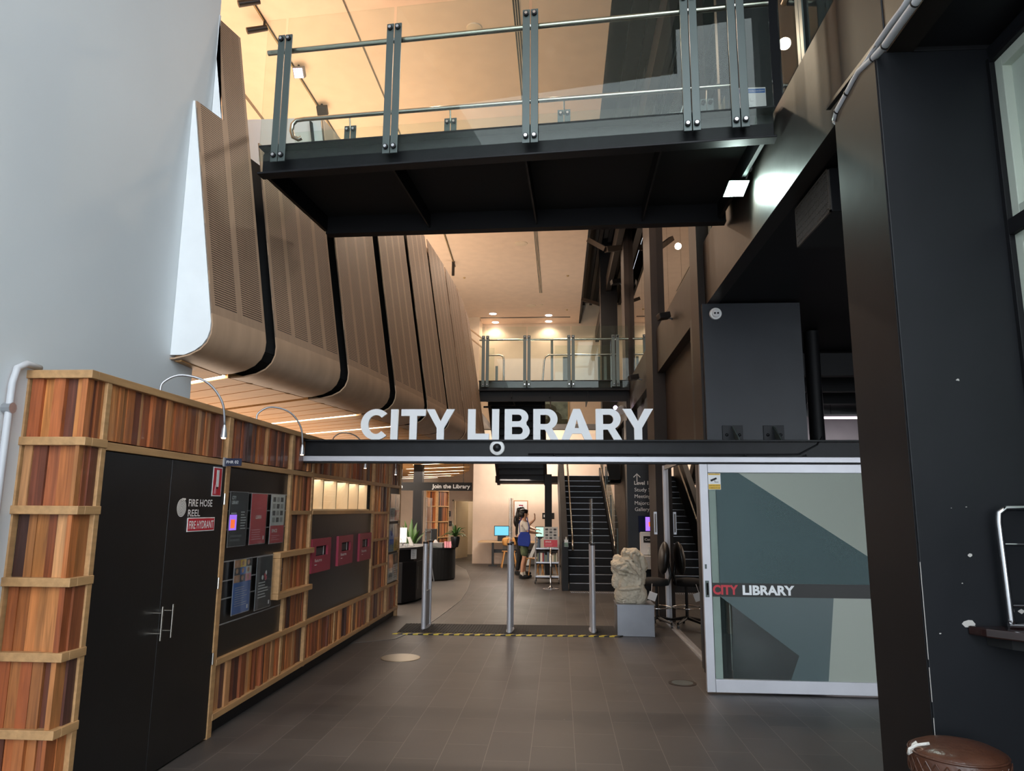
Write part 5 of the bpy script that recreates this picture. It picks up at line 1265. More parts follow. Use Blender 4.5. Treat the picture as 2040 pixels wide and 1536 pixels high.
# book trolley
t = thing('book_trolley', 'grey metal book trolley with three shelves beside the poster stand', 'trolley', (-.28, 16.5, 0))
for x in (-.54, -.02):
    for y in (16.2, 16.75):
        MB().tube([(x, y, .09), (x, y, 1.0)], .012, 8).build('upright', M['alu'], t)
        MB().tube([(x - .012, y, .045), (x + .012, y, .045)], .042, 14).build('caster', M['plastic'], t)
for z in (.12, .42, .72): MB().box(-.54, -.02, 16.2, 16.75, z, z + .02).box(-.54, -.02, 16.2, 16.21, z, z + .05).build('shelf', M['alu'], t)
MB().tube([(-.54, 16.2, 1.0), (-.54, 16.75, 1.0)], .012, 8).build('handle', M['alu'], t)
bc = [(196, 190, 176), (150, 60, 60), (90, 110, 130), (210, 200, 180), (60, 70, 90), (176, 150, 110), (120, 130, 110), (222, 216, 204)]
bm = [mat('book_cover', c, .5) for c in bc]
for zi, z in enumerate((.44, .74)):
    x = -.50; kk = 0
    while x < -.08:
        w_ = .022 + random.random() * .025; hh = .17 + random.random() * .07
        o = MB().box(x, x + w_ - .002, 16.24, 16.40, z + .001, z + hh, bm[int(random.random() * 8)]).box(x + .003, x + w_ - .005, 16.245, 16.402, z + .004, z + hh - .004, M['white']).build('book', None, None)
        tag(o, 'upright book on the %s shelf of the grey book trolley' % ('middle', 'top')[zi], 'book', 'books on the trolley'); x += w_; kk += 1
o = MB().box(-.5, -.15, 16.25, 16.5, .141, .155, M['white']).build('paper_stack', None, None); tag(o, 'flat white sheets on the bottom shelf of the book trolley', 'paper')
# poster stand
t = thing('poster_stand', 'chrome poster stand with a white and pink poster in front of the trolley', 'stand', (-.19, 15.25, 0))
MB().lathe([(.17, 0), (.17, .008), (.05, .022), (.02, .05), (.018, .06)], (-.19, 15.25, 0), 28).build('base', M['chrome'], t, smooth=True, auto=True)
MB().tube([(-.19, 15.25, .04), (-.19, 15.25, .83)], .017, 12).build('pole', M['chrome'], t, smooth=True)
MB().box(-.34, -.04, 15.235, 15.25, .83, 1.245).build('frame', M['ltgrey'], t)
mb = MB(faceY(0, 15.234)); p_white(mb, -.33, -.05, .84, 1.235, 0); mb.build('poster', None, t)
struct('wall_column', MB().box(-.36, -.19, 17.6, 17.8, 0, 2.45), M['black'])

# ================================================================== STAIRS
NR, RI, GO, YS = 17, 2.50 / 17, .28, 14.95
SX0, SX1 = .19, 1.16
st = thing('staircase', 'lower flight of black stairs with pale nosings rising to the landing', 'stairs', (.7, YS, 0))
for k in range(NR):
    MB().box(SX0, SX1, YS + k * GO, YS + (k + 1) * GO + .02, max(0, (k + 1) * RI - .19), (k + 1) * RI).build('step', M['black'], st)
    MB().box(SX0 + .01, SX1 - .01, YS + k * GO - .004, YS + k * GO + .03, (k + 1) * RI - .004, (k + 1) * RI + .003).build('nosing', M['alu'], st)
YE = YS + (NR - 1) * GO
MB(Fr((SX0 - .15, 0, 0), Y3, Z3)).prism([(YS - .05, 0), (YS + .55, 0), (YE + .3, 2.2), (YE + .3, 3.45), (YE, 3.45), (YS - .05, .96)], 0, .13).build('stringer', M['navy'], st, bevel=.004)
MB(Fr((SX1, 0, 0), Y3, Z3)).prism([(YS - .02, 0), (YS + .3, 0), (YE + .3, 2.2), (YE + .3, 2.72), (YE, 2.72), (YS - .02, .25)], 0, .05).build('stringer', M['black'], st)
MB().tube([(SX0 + .07, YS - .02, .80), (SX0 + .07, YS - .10, .80), (SX0 + .07, YS - .14, .88), (SX0 + .07, YS - .10, .97), (SX0 + .07, YS + .02, 1.03), (SX0 + .07, YE, 1.03 + 2.36)], .021, 10).build('handrail', M['inox'], st, smooth=True)
MB().tube([(SX1 - .06, YS - .02, .82), (SX1 - .06, YS - .12, .86), (SX1 - .06, YS - .10, .95), (SX1 - .06, YS, 1.0), (SX1 - .06, YE, 1.0 + 2.36)], .021, 10).build('handrail', M['inox'], st, smooth=True)
for k in range(4):
    y = YS + .15 + k * 1.35; z = (y - YS) / GO * RI
    MB().box(SX1 + .01, SX1 + .03, y - .05, y + .05, z, z + 1.15).build('post', M['greysteel'], st)
    if k < 3:
        y2 = y + 1.30; z2 = (y2 - YS) / GO * RI
        MB(Fr((SX1 + .04, 0, 0), Y3, Z3)).prism([(y, z + .05), (y2, z2 + .05), (y2, z2 + 1.25), (y, z + 1.25)], 0, .012).build('glass_pane', M['glassb'], st)
st.rotation_euler = (0, 0, .020)
sbox('floor_landing', M['blackm'], -1.75, 1.7, YE + .25, YE + 1.5, 2.32, 2.50)
s2 = thing('staircase', 'upper flight of black stairs seen from below, climbing to the far bridge', 'stairs', (-1.0, 18, 2.5))
n2_ = 12; R2 = (4.34 - 2.5) / n2_; G2 = (YE + .25 - (YB + 1.5)) / (n2_ - .0)
for k in range(n2_):
    y1 = YE + .25 - k * G2; MB().box(-1.62, -.42, y1 - G2, y1, 2.5 + k * R2 - .14, 2.5 + (k + 1) * R2).build('step', M['steel_dk'], s2, bevel=.004)
for x in (-1.70, -.42):
    MB(Fr((x, 0, 0), Y3, Z3)).prism([(YE + .3, 2.25), (YE + .3, 2.6), (YB + 1.5, 4.42), (YB + 1.5, 4.05)][::-1], 0, .08).build('stringer', M['black'], s2)
MB().tube([(-1.80, YB + 1.45, 4.0), (-1.62, YB + 1.45, 4.0), (-1.60, YB + 1.45, 3.96)], .025, 8).build('bracket', M['plastic'], s2)
t = thing('tactile_strip', 'striped pale tactile strip on the floor at the foot of the stairs', 'strip', (.7, 14.75, 0))
mb = MB()
for k in range(24): x = .22 + k * .041; mb.hexa([(x, 14.62, 0), (x + .022, 14.62, 0), (x - .002, 14.84, 0), (x - .024, 14.84, 0)], [(x, 14.62, .005), (x + .022, 14.62, .005), (x - .002, 14.84, .005), (x - .024, 14.84, .005)])
mb.build('ridges', M['alu'], t)
t = thing('sanitiser_dispenser', 'green labelled sanitiser pump mounted on the navy stair stringer', 'dispenser', (.13, YS - .08, .88))
c = (.13, YS - .10, .88); MB().box(.085, .175, YS - .13, YS - .07, .86, 1.02).build('holder', M['clearp'], t)
MB().box(.095, .165, YS - .12, YS - .08, .87, .95, M['leaf']).box(.095, .165, YS - .12, YS - .08, .95, 1.0, M['white']).tube([(.13, YS - .1, 1.0), (.13, YS - .1, 1.06)], .012, 8, M['white']).build('bottle_body', None, t)

# ================================================================== SIGN WALL AND KIOSK
f = faceY(0, 13.0)
t = thing('level_sign', 'white directory lettering reading Level 1 on the navy wall beside the stairs', 'sign', (1.3, 12.99, 1.8))
mb = MB(f); xs = 1.325
def zz(y): return Yp(1270, y, 13).z
mb.text('Level 1', xs, zz(965.5), .092, M['white'], .002, width=.245, bold=.02)
for s_, y_, w_ in (('Study Spaces', 979, .50), ('Meeting Rooms', 992, .56), ('Majorca', 1005.5, .285), ('Gallery', 1018, .255)): mb.text(s_, xs + .003, zz(y_), .092, M['white'], .002, width=w_)
xa, za = xs + .05, zz(943)
mb.box(xa - .007, xa + .007, za - .15, za, 0, .002, M['white']); mb.prism([(xa, za), (xa - .065, za - .065), (xa - .055, za - .075), (xa, za - .02), (xa + .055, za - .075), (xa + .065, za - .065)], 0, .002, M['white'])
mb.box(xs - .03, xs + .36, zz(922) - .01, zz(922) + .01, 0, .002, M['red'])
mb.build('lettering', None, t)
a_, b_ = Yp(1276, 1062, 12.6), Yp(1308, 1028, 12.6)
t = thing('display_screen', 'dark wall screen showing a violet and orange picture on the navy wall', 'screen', (a_.x, 12.8, a_.z))
MB().box(a_.x, b_.x, 12.88, 12.98, a_.z, b_.z).build('case', M['scr_d'], t, bevel=.004)
mb = MB(faceY(0, 12.878)); xm = a_.x + .12; mb.box(xm, b_.x, a_.z + .03, b_.z - .02, 0, .002, M['scr_p']).prism([(xm + .06, a_.z + .1), (xm + .13, a_.z + .12), (xm + .12, b_.z - .12), (xm + .10, b_.z - .1), (xm + .05, a_.z + .18)], .002, .003, M['scr_o']); mb.build('picture', None, t)
a_, b_ = Yp(1280, 1107, 12.6), Yp(1312, 1061, 12.6)
t = thing('catalogue_kiosk', 'white catalogue kiosk with a black label below the wall screen', 'kiosk', (a_.x, 12.8, 0))
MB().box(a_.x, b_.x, 12.85, 12.99, a_.z, b_.z).build('cabinet', M['white'], t, bevel=.004)
mb = MB(faceY(0, 12.849)); mb.box(a_.x + .05, b_.x, b_.z - .18, b_.z - .07, 0, .004, M['blackm']); mb.text('Catalogue', a_.x + .07, b_.z - .145, .055, M['white'], .005, width=.27, bold=.01); mb.build('label', None, t)
MB().box(a_.x - .02, b_.x, 12.55, 12.99, a_.z - .22, a_.z - .01).build('shelf', M['ltgrey'], t, bevel=.004)
MB().box(a_.x + .06, b_.x, 12.8, 12.99, 0, a_.z - .22).build('pedestal', M['navy'], t)
bottle('sanitiser_bottle', 'small green tinted bottle standing at the catalogue kiosk', (a_.x + .13, 12.70, a_.z - .01), M['clearp'], .19, .03)
t = thing('sign_holder', 'narrow silver framed sign holder on the side of the brown column', 'sign', (XR - .02, 11.1, 1.4))
MB().box(XR - .065, XR - .02, 11.03, 11.05, 1.25, 1.58).build('frame', M['alu'], t); MB().box(XR - .055, XR - .03, 11.025, 11.03, 1.28, 1.55).build('insert', M['grey'], t)

# ================================================================== GATES, MAT, STATUE, CHAIR
def gate(label, x, y, yaw):
    t = thing('security_gate', label, 'gate', (0, 0, 0), 'library security gates')
    MB().lathe([(.05, 0), (.05, .01)], (0, 0, 0), 20, sy=5.4).build('foot', M['alu'], t)
    for sy in (-.20, .20):
        MB().lathe([(.032, 0.01), (.032, 1.13)], (0, sy, 0), 18).build('post', M['whitealu'], t, smooth=True, auto=True)
        MB().lathe([(.019, 1.13), (.019, 1.74)], (0, sy, 0), 12).build('clear_rod', M['clearp'], t, smooth=True, auto=True)
        MB().lathe([(.033, 1.12), (.033, 1.145)], (0, sy, 0), 14).build('collar', M['plastic'], t)
    MB().box(-.012, .012, -.20, .20, .02, .48).build('lower_panel', M['greymetal'], t)
    MB().box(-.004, .004, -.20, .20, .48, 1.74).build('clear_panel', M['clearp'], t)
    for z in (1.15, 1.28): MB().box(-.006, .006, -.20, .20, z, z + .006).build('cross_bar', M['alu'], t)
    t.location = (x, y, .012); t.rotation_euler = (0, 0, yaw); return t
gate('security gate of silver posts and clear panel, nearest the timber partition', -1.83, 10.13, 0)
gate('middle security gate of the three on the black mat', -.665, 9.97, 0)
gate('security gate nearest the stone sculpture', .435, 10.08, 0)
t = thing('entrance_mat', 'black ribbed rubber mat under the three security gates', 'mat', (-.7, 10, 0))
mb = MB(); mb.prism([(-2.12, 9.56), (.74, 9.68), (.74, 10.5), (-2.16, 10.4)], .0, .010); mb.build('base', M['mat_'], t)
mb = MB()
for k in range(70): x = -2.10 + k * .0405; mb.box(x, x + .018, 9.72, 10.40, .010, .014)
mb.build('ribs', M['mat_'], t)
t = thing('hazard_tape', 'yellow and black striped tape along the front edge of the mat', 'tape', (-.7, 9.6, 0))
mb = MB(); A_, B_ = Vector((-2.16, 9.54, 0)), Vector((.76, 9.66, 0)); d_ = (B_ - A_) / 22
for k in range(22):
    p = A_ + d_ * k; q = p + d_ * .5; r_ = p + d_; o_ = d_ * .35 + Vector((0, .055, 0))
    for a, b, m_ in ((p, q, M['yellow']), (q, r_, M['tapeblk'])):
        mb.hexa([a, b, b + o_, a + o_], [v + Vector((0, 0, .013)) for v in (a, b, b + o_, a + o_)], m_)
mb.build('stripes', None, t)
t = thing('floor_hatch', 'round brass coloured cover set in the floor tiles before the mat', 'cover', (-1.735, 8.1, 0)); MB().lathe([(.215, 0), (.215, .004), (.205, .006)], (-1.735, 8.1, 0), 40).build('plate', M['brass'], t)
t = thing('floor_hatch', 'round dark ringed cover in the floor near the sliding door', 'cover', (1.145, 7.22, 0)); MB().lathe([(.13, 0), (.13, .004), (.115, .005)], (1.145, 7.22, 0), 36).build('ring', M['brownst'], t); MB().lathe([(.10, .005), (.10, .0065)], (1.145, 7.22, 0), 36).build('glass', M['refl_teal_hatch'], t)
# plinth and sculpture
t = thing('plinth', 'low brushed metal box plinth under the stone sculpture', 'plinth', (.965, 9.95, 0))
MB().box(.735, 1.215, 9.72, 10.2, 0, .395).build('box_body', M['plinth'], t, bevel=.004)
MB().box(.725, 1.225, 9.71, 10.21, .390, .397).build('top_plate', M['plinth'], t)
PS = 1430 / 9.95
def sp(px, py, dy=0): q = Yp(px, py, 9.92 + dy); return q
def blob(mb, px, py, rx, rz, dy=0, ry=None, rot=0):
    c = sp(px, py, dy); R3 = Matrix.Rotation(math.radians(rot), 3, 'Y'); mb.ball(c, rx / PS, (ry or min(rx, rz) * 1.0) / PS, rz / PS, 22, None, R3)
mb = MB()
blob(mb, 1256, 1178, 29, 26, 0, 24); blob(mb, 1240, 1186, 16, 18, 0, 20); blob(mb, 1272, 1186, 17, 20, 0, 20)      # hips
blob(mb, 1256, 1150, 24, 24, 0, 20); blob(mb, 1232, 1150, 12, 22, 0, 14, 18); blob(mb, 1272, 1148, 14, 24, 0, 15)   # waist and torso
blob(mb, 1250, 1128, 28, 14, -.05, 16); blob(mb, 1236, 1128, 17, 12, -.09, 12)                                       # folded arm mass
blob(mb, 1264, 1138, 11, 24, -.11, 10, -28); blob(mb, 1250, 1122, 9, 18, -.12, 9, -62)                               # forearms
blob(mb, 1258, 1108, 20, 15, 0, 18); blob(mb, 1250, 1102, 12, 10, -.08, 10); blob(mb, 1263, 1101, 11, 9, -.09, 9)    # head and brow
blob(mb, 1277, 1120, 11, 19, -.02, 13, -18); blob(mb, 1283, 1126, 7, 11, -.02, 10)                                   # raised shoulder right
blob(mb, 1230, 1118, 10, 13, .02, 11); blob(mb, 1226, 1130, 8, 16, 0, 10)                                            # shoulder left
blob(mb, 1256, 1111, 8, 4, -.12, 5); blob(mb, 1266, 1118, 5, 13, -.15, 5, -14); blob(mb, 1258, 1124, 4, 12, -.16, 5, -26); blob(mb, 1272, 1126, 4, 16, -.13, 5, -10)
for i in range(4): blob(mb, 1229 + i * 6, 1127 + (i % 2) * 2, 4, 6, -.15, 4, 30)
blob(mb, 1248, 1114, 5, 3, -.14, 4)
for px, py, rx, rz, dy, ry, rot in ((1262, 1100, 5, 3, -.19, 4, 0), (1251, 1101, 5, 3, -.19, 4, 0), (1257, 1106, 3, 5, -.20, 4, 0), (1244, 1098, 4, 7, -.12, 5, 20), (1271, 1103, 4, 8, -.10, 6, -20), (1253, 1116, 9, 3, -.19, 4, 10),
    (1262, 1128, 3.5, 15, -.20, 4, -34), (1268, 1134, 3.5, 15, -.20, 4, -30), (1243, 1131, 3.5, 9, -.20, 4, 62), (1237, 1124, 3, 8, -.19, 4, 70), (1252, 1137, 16, 3.5, -.18, 5, 26), (1240, 1143, 9, 3, -.16, 5, 12),
    (1278, 1112, 7, 10, -.04, 9, -25), (1224, 1122, 7, 7, -.03, 8, 0), (1270, 1160, 9, 12, -.10, 9, 10), (1241, 1164, 9, 10, -.10, 9, -8), (1256, 1172, 22, 4, -.14, 8, -4)):
    blob(mb, px, py, rx, rz, dy, ry, rot)
st_ = mb.build('stone_sculpture', M['stone'], None, smooth=True)
tag(st_, 'carved sandstone torso with folded arms and bowed head, standing on the metal plinth', 'sculpture')
rm = st_.modifiers.new('r', 'REMESH'); rm.mode = 'VOXEL'; rm.voxel_size = .006; rm.use_smooth_shade = True
sm_ = st_.modifiers.new('sm', 'SMOOTH'); sm_.iterations = 1
tx = D.textures.new('stone_noise', 'CLOUDS'); tx.noise_scale = .06; tx.noise_depth = 3
dm = st_.modifiers.new('d', 'DISPLACE'); dm.texture = tx; dm.texture_coords = 'GLOBAL'; dm.strength = .024; dm.mid_level = .5
tx2 = D.textures.new('stone_fine', 'STUCCI'); tx2.noise_scale = .02
d2 = st_.modifiers.new('d2', 'DISPLACE'); d2.texture = tx2; d2.texture_coords = 'GLOBAL'; d2.strength = .008; d2.mid_level = .5
# office chair
oc = thing('office_chair', 'black office chair with a tall padded back behind the metal plinth', 'chair', (1.36, 10.62, 0))
cx_, cy_ = 1.36, 10.62
for k in range(5):
    a = k * 2 * math.pi / 5 + .3; e = Vector((cx_ + math.cos(a) * .29, cy_ + math.sin(a) * .29, .07))
    lg = MB().tube([(cx_, cy_, .12), e], [.026, .016], 8).build('leg', M['plastic'], oc, smooth=True, auto=True)
    MB().tube([(e.x - .012, e.y, .03), (e.x + .012, e.y, .03)], .03, 12).tube([e, (e.x, e.y, .03)], .008, 6).build('caster', M['plastic'], lg)
mb = MB(); P = [(cx_ + math.cos(i * math.pi / 12) * .2, cy_ + math.sin(i * math.pi / 12) * .2, .26) for i in range(25)]; mb.tube(P, .009, 8); mb.build('foot_ring', M['chrome'], oc, smooth=True)
MB().tube([(cx_, cy_, .1), (cx_, cy_, .56)], .022, 12).build('gas_lift', M['plastic'], oc)
MB().lathe([(.0, .56), (.21, .56), (.23, .60), (.21, .64), (.10, .66), (.003, .66)], (cx_ - .04, cy_, 0), 24, sy=1.0).build('seat', M['blkcloth'], oc, smooth=True)
mb = MB(); mb.ball((cx_ + .10, cy_ - .12, .94), .075, .20, .23, 22, None, Matrix.Rotation(math.radians(6), 3, 'Y')); mb.build('backrest', M['plastic'], oc, smooth=True)
MB().tube([(cx_, cy_ - .03, .56), (cx_ + .15, cy_ - .10, .58), (cx_ + .19, cy_ - .12, .7), (cx_ + .16, cy_ - .12, .9)], .02, 8).build('back_bar', M['plastic'], oc, smooth=True)
t = thing('paper_tag', 'white card tag hanging beside the sculpture in front of the office chair', 'tag', (1.22, 10.3, .42))
MB(Fr((1.22, 10.28, .43), (1, 0, -.35), (.35, 0, 1))).box(-.02, .09, -.03, .08, 0, .003).build('card', M['white'], t)
MB().tube([(1.25, 10.28, .5), (1.27, 10.36, .6)], .003, 5).build('string', M['white'], t)

c2 = dup(oc, (-3.27, 14.42, 0), 'black office chair under the seated person behind the near service desk', math.radians(25))
# ================================================================== RIGHT FRONT: stool, counter, chrome frame
t = thing('bar_stool', 'round bar stool with brown quilted leather seat and a white cord loop', 'stool', (1.44, 2.90, 0))
c = (1.44, 2.90, 0)
MB().lathe([(.148, .655), (.160, .665), (.163, .70), (.160, .735), (.150, .752), (.12, .765), (.06, .772), (.003, .773)], c, 40).build('seat', M['leather'], t, smooth=True)
mb = MB(); P = [(c[0] + math.cos(i * math.pi / 24) * .158, c[1] + math.sin(i * math.pi / 24) * .158, .742) for i in range(49)]; mb.tube(P, .0045, 6); mb.build('piping', M['leather'], t, smooth=True)
mb = MB()
for k in range(28):
    a = k * 2 * math.pi / 28; b = a + .22
    for s_ in (1, -1):
        a2, b2 = (a, b) if s_ > 0 else (b, a); mb.tube([(c[0] + math.cos(a2) * .163, c[1] + math.sin(a2) * .163, .672), (c[0] + math.cos(b2) * .164, c[1] + math.sin(b2) * .164, .73)], .0018, 4)
mb.build('quilting', M['leather'], t)
MB().lathe([(.15, .63), (.152, .655), (.14, .657)], c, 30).build('seat_rim', M['chrome'], t, smooth=True)
for k in range(4):
    a = k * math.pi / 2 + .6; MB().tube([(c[0] + math.cos(a) * .12, c[1] + math.sin(a) * .12, .64), (c[0] + math.cos(a) * .2, c[1] + math.sin(a) * .2, 0)], .012, 8).build('leg', M['chrome'], t)
mb = MB(); P = [(c[0] + math.cos(i * math.pi / 12) * .165, c[1] + math.sin(i * math.pi / 12) * .165, .28) for i in range(25)]; mb.tube(P, .009, 8); mb.build('foot_ring', M['chrome'], t, smooth=True)
t2 = thing('cord_loop', 'white cord loop at the left edge of the brown stool seat', 'cord', (1.28, 2.9, .75))
MB().tube([(1.33, 2.87, .777), (1.29, 2.88, .768), (1.265, 2.885, .752), (1.262, 2.89, .735), (1.28, 2.90, .74), (1.288, 2.905, .762), (1.30, 2.90, .772)], .0055, 8).build('cord', M['rope'], t2, smooth=True)
t = thing('wall_counter', 'polished dark timber corner counter fixed to the navy column at right', 'counter', (1.9, 3.0, 1.1))
zc = 1.155
MB().prism([(1.63, 3.115), (1.66, 3.04), (1.78, 2.90), (1.96, 2.70), (1.96, 3.115)][::-1], zc - .035, zc).build('top', M['darkwood'], t, bevel=.006)
MB().prism([(1.70, 3.115), (1.74, 3.02), (1.96, 2.80), (1.96, 3.115)][::-1], zc - .075, zc - .035).build('apron', M['blackm'], t)
t = thing('chrome_rack', 'chrome tube rack with two cross bars standing on the dark counter', 'frame', (1.86, 3.04, zc))
A_ = Vector((1.765, 3.05, zc + .012))
T_ = Yp(1986, 1030, 3.06)
MB().tube([A_, A_ + Vector((.0, 0, .02)), (T_.x, 3.05, T_.z - .02), (T_.x + .004, 3.05, T_.z + .015), (T_.x + .03, 3.05, T_.z + .035), (1.95, 3.05, T_.z + .037)], .0125, 12).build('hoop', M['chrome'], t, smooth=True)
MB().tube([A_ + Vector((-.012, 0, 0)), (1.95, 3.03, zc + .012)], .012, 12).build('foot_bar', M['chrome'], t)
for fz in (.75, .20): MB().tube([(A_.x + (T_.x - A_.x) * fz, 3.05, zc + (T_.z - zc) * fz), (1.95, 3.05, zc + (T_.z - zc) * fz)], .006, 8).build('cross_bar', M['chrome'], t)
# chips of missing paint on the column
t = thing('paint_chips', 'pale chips where paint has flaked off the navy column', 'marks', (1.7, 3.115, 1.3))
for px, py, s_ in ((1932, 1106, .010), (1930, 1243, .022), (1908, 757, .007), (1873, 1262, .004), (1917, 1162, .003), (1925, 1010, .003), (1895, 1012, .002), (2035, 1218, .012)):
    q = Yp(px, py, 3.119); rr_ = random.Random(px); P = [(q.x + math.cos(a * .785) * s_ * (.7 + .6 * rr_.random()), q.z + math.sin(a * .785) * s_ * .7 * (.5 + .8 * rr_.random())) for a in range(8)]
    MB(faceY(0, 3.119)).prism(P, 0, .0012).build('chip', M['chip'], t)
# pale worn edge of the column
for z0, z1 in ((1.02, 1.40), (.86, .99), (.70, .80), (.55, .66)): MB().box(XR - .0015, XR + .0005, 3.118, 3.1205, z0, z1).build('worn_edge', M['chip'], t)

# ================================================================== PIPES, DUCT, FLOODLIGHT
t = thing('conduit_bundle', 'two white conduits tied together along the lower edge of the upper floor fascia', 'pipe', (XF - .02, 3.0, 3.7))
def cp(px, py, x): return Xp(px, py, x)
P1 = [cp(x, y, 1.47) for x, y in ((1664, 240), (1668, 222), (1688, 186), (1712, 142), (1740, 116), (1762, 92), (1790, 52), (1822, 8), (1850, -35))]
P2_ = [cp(x, y, 1.49) for x, y in ((1678, 205), (1700, 160), (1730, 118), (1750, 84), (1775, 48), (1800, 15), (1825, -25))]
MB().tube(P1, .017, 12).build('conduit', M['conduit'], t, smooth=True); MB().tube(P2_, .014, 12).build('conduit', M['conduit'], t, smooth=True)
for i in (1, 2, 4, 5, 7):
    p = P1[i]; q = P1[i] + (P1[i + 1] - P1[i]) * .06; MB().tube([p, q], .0195, 12).build('tie', M['plastic'], t)
MB().tube([P1[0], P1[0] + Vector((.03, .02, -.005))], .018, 10).build('elbow', M['conduit'], t, smooth=True)
t = thing('strut_channel', 'thin black strut channel above the white conduits', 'strut', (XF - .03, 3.3, 3.9))
MB().bar(cp(1650, 216, 1.49), cp(1748, 88, 1.49), .025, .02).build('channel', M['plastic'], t)
t = thing('floodlight', 'glaring white floodlight fixed under the right end of the near footbridge', 'light', (1.40, 5.4, 4.18))
q = Yp(1467, 376, 5.4)
fr_ = Fr(q, Vector((1, .12, .05)), Vector((.22, -.55, .62)))
MB(fr_).box(-.085, .085, -.07, .07, -.035, -.004).build('housing', M['plastic'], t, bevel=.004)
MB(fr_).box(-.078, .078, -.063, .063, -.004, .002).build('lens', M['flood'], t)
w_ = Yp(1494, 333, 5.4); MB().tube([w_, q + Vector((.07, 0.02, .05))], .007, 8).build('arm', M['ltgrey'], t)
MB().box(w_.x - .025, w_.x + .025, 5.38, 5.43, w_.z - .03, w_.z + .03).build('junction_box', M['white'], t, bevel=.006)
l = D.lights.new('flood_lamp', 'SPOT'); l.energy = 42; l.color = (.80, 1, .93); l.spot_size = math.radians(150); l.spot_blend = .5; l.shadow_soft_size = .06
lo = D.objects.new('flood_lamp', l); COL.objects.link(lo); lo.location = q + fr_.n * .03; lo.rotation_euler = fr_.n.to_track_quat('-Z', 'Y').to_euler()
# duct with dusty grille
t = thing('air_duct', 'black boxed air duct with a dusty grille hanging under the upper floor at right', 'duct', (1.9, 4.6, 3.5))
x0 = 1.66
a_, b_ = Xp(1583, 419, x0), Xp(1646, 334, x0); c_, d_ = Xp(1588, 496, x0), Xp(1654.6, 417, x0)
y0_, y1_ = (b_.y + d_.y) / 2, (a_.y + c_.y) / 2; zt_, zb_ = (a_.z + b_.z) / 2, (c_.z + d_.z) / 2
MB().box(x0 + .012, 2.6, y0_, y1_, zb_, zt_).build('case', M['black'], t, bevel=.004)
mb = MB(); mb.box(x0, x0 + .012, y0_, y1_, zb_, zb_ + .012).box(x0, x0 + .012, y0_, y1_, zt_ - .012, zt_).box(x0, x0 + .012, y0_, y0_ + .012, zb_, zt_).box(x0, x0 + .012, y1_ - .012, y1_, zb_, zt_)
nb = 22
for k in range(nb): y = y0_ + .015 + (y1_ - y0_ - .03) * k / nb; mb.bar((x0 + .006, y, zb_ + .01), (x0 + .006, y, zt_ - .01), .012, .004)
for k in range(6): z = zb_ + .012 + (zt_ - zb_ - .024) * (k + .5) / 6; mb.box(x0 + .002, x0 + .010, y0_, y1_, z - .003, z + .003)
mb.build('grille', M['grille'], t)
# small spotlights and cameras fixed to the fascia and columns
def wall_spot(label, px, py, x, s_=.06, cat='spotlight', name='wall_spotlight'):
    q = Xp(px, py, x); t = thing(name, label, cat, tuple(q))
    MB(Fr(q, Vector((-.9, -.3, -.2)), Vector((-.15, .1, 1)))).box(-s_ * .9, s_ * .9, -s_ * .45, s_ * .45, -s_ * .6, s_ * .6).build('head', M['plastic'], t, bevel=.006)
    MB().tube([q, q + Vector((s_ * 1.2, s_ * .6, -s_ * .2)), (XF + .0, q.y + s_ * .8, q.z - s_ * .3)], s_ * .16, 8).build('arm', M['greymetal'], t)
    return t
wall_spot('black spotlight head on the fascia of the bay beyond the near bridge', 1322, 630, XF - .12, .09)
wall_spot('small black spotlight on the fascia just right of the far footbridge', 1262, 752, XF - .16, .10)
wall_spot('small lamp high on the dark beam right of the ceiling edge', 1226, 562, 1.36, .12)
t = thing('wall_spotlight', 'bright violet white spotlight below the far footbridge above the last letters', 'spotlight', tuple(Yp(1226, 812, 15.6)))
q = Yp(1226, 812, 15.6); MB().ball(tuple(q), .045).build('lens', M['violet'], t, smooth=True); MB().tube([q + Vector((0, .02, 0)), q + Vector((.03, .12, .02))], .05, 12).build('head', M['alu'], t)
q = Yp(1236, 818, 14.9); t = thing('wall_spotlight', 'silver spotlight head right of the violet one, behind the last letter Y', 'spotlight', tuple(q)); MB().tube([q, q + Vector((.05, .16, .05))], .09, 16).build('head', M['alu'], t, smooth=True, auto=True)
# dark pipe column and cafe beyond the beam
t = struct('wall_column', MB().lathe([(.085, 0), (.085, 3.7)], (2.98, 8.5, 0), 24), M['black'], smooth=True, auto=True)
for px0, px1, py, y_, lb in ((1630, 1716, 797, 12.5, 'long violet white tube lamp in the room beyond the navy column'), (1663, 1716, 832, 14.5, 'shorter violet white tube lamp, the lower one beyond the navy column')):
    a_, b_ = Yp(px0 - 30, py, y_), Yp(px1 + 40, py, y_)
    t = thing('tube_lamp', lb, 'light', tuple(a_)); MB().box(a_.x, b_.x, y_, y_ + .06, a_.z - .02, a_.z + .02).build('tube', M['tube_'], t); MB().box(a_.x, b_.x, y_ + .0, y_ + .10, a_.z + .02, a_.z + .07).build('housing', M['white'], t)
    for fx_ in (.2, .8): MB().tube([(a_.x + (b_.x - a_.x) * fx_, y_ + .05, a_.z + .07), (a_.x + (b_.x - a_.x) * fx_, y_ + .05, 3.73)], .006, 6).build('hanger', M['plastic'], t)
sbox('wall_cafe', M['ltgrey'], 3.0, 6.8, 15.2, 15.3, 2.3, 3.55)
sbox('wall_cafe', M['ltgrey'], 3.9, 6.8, 12.7, 12.8, 3.5, 3.68)
for k in range(3): sbox('trim_%d' % (10 + k), M['black'], 2.3, 7.0, 9.6 + k * 1.3, 9.75 + k * 1.3, 3.38, 3.68)

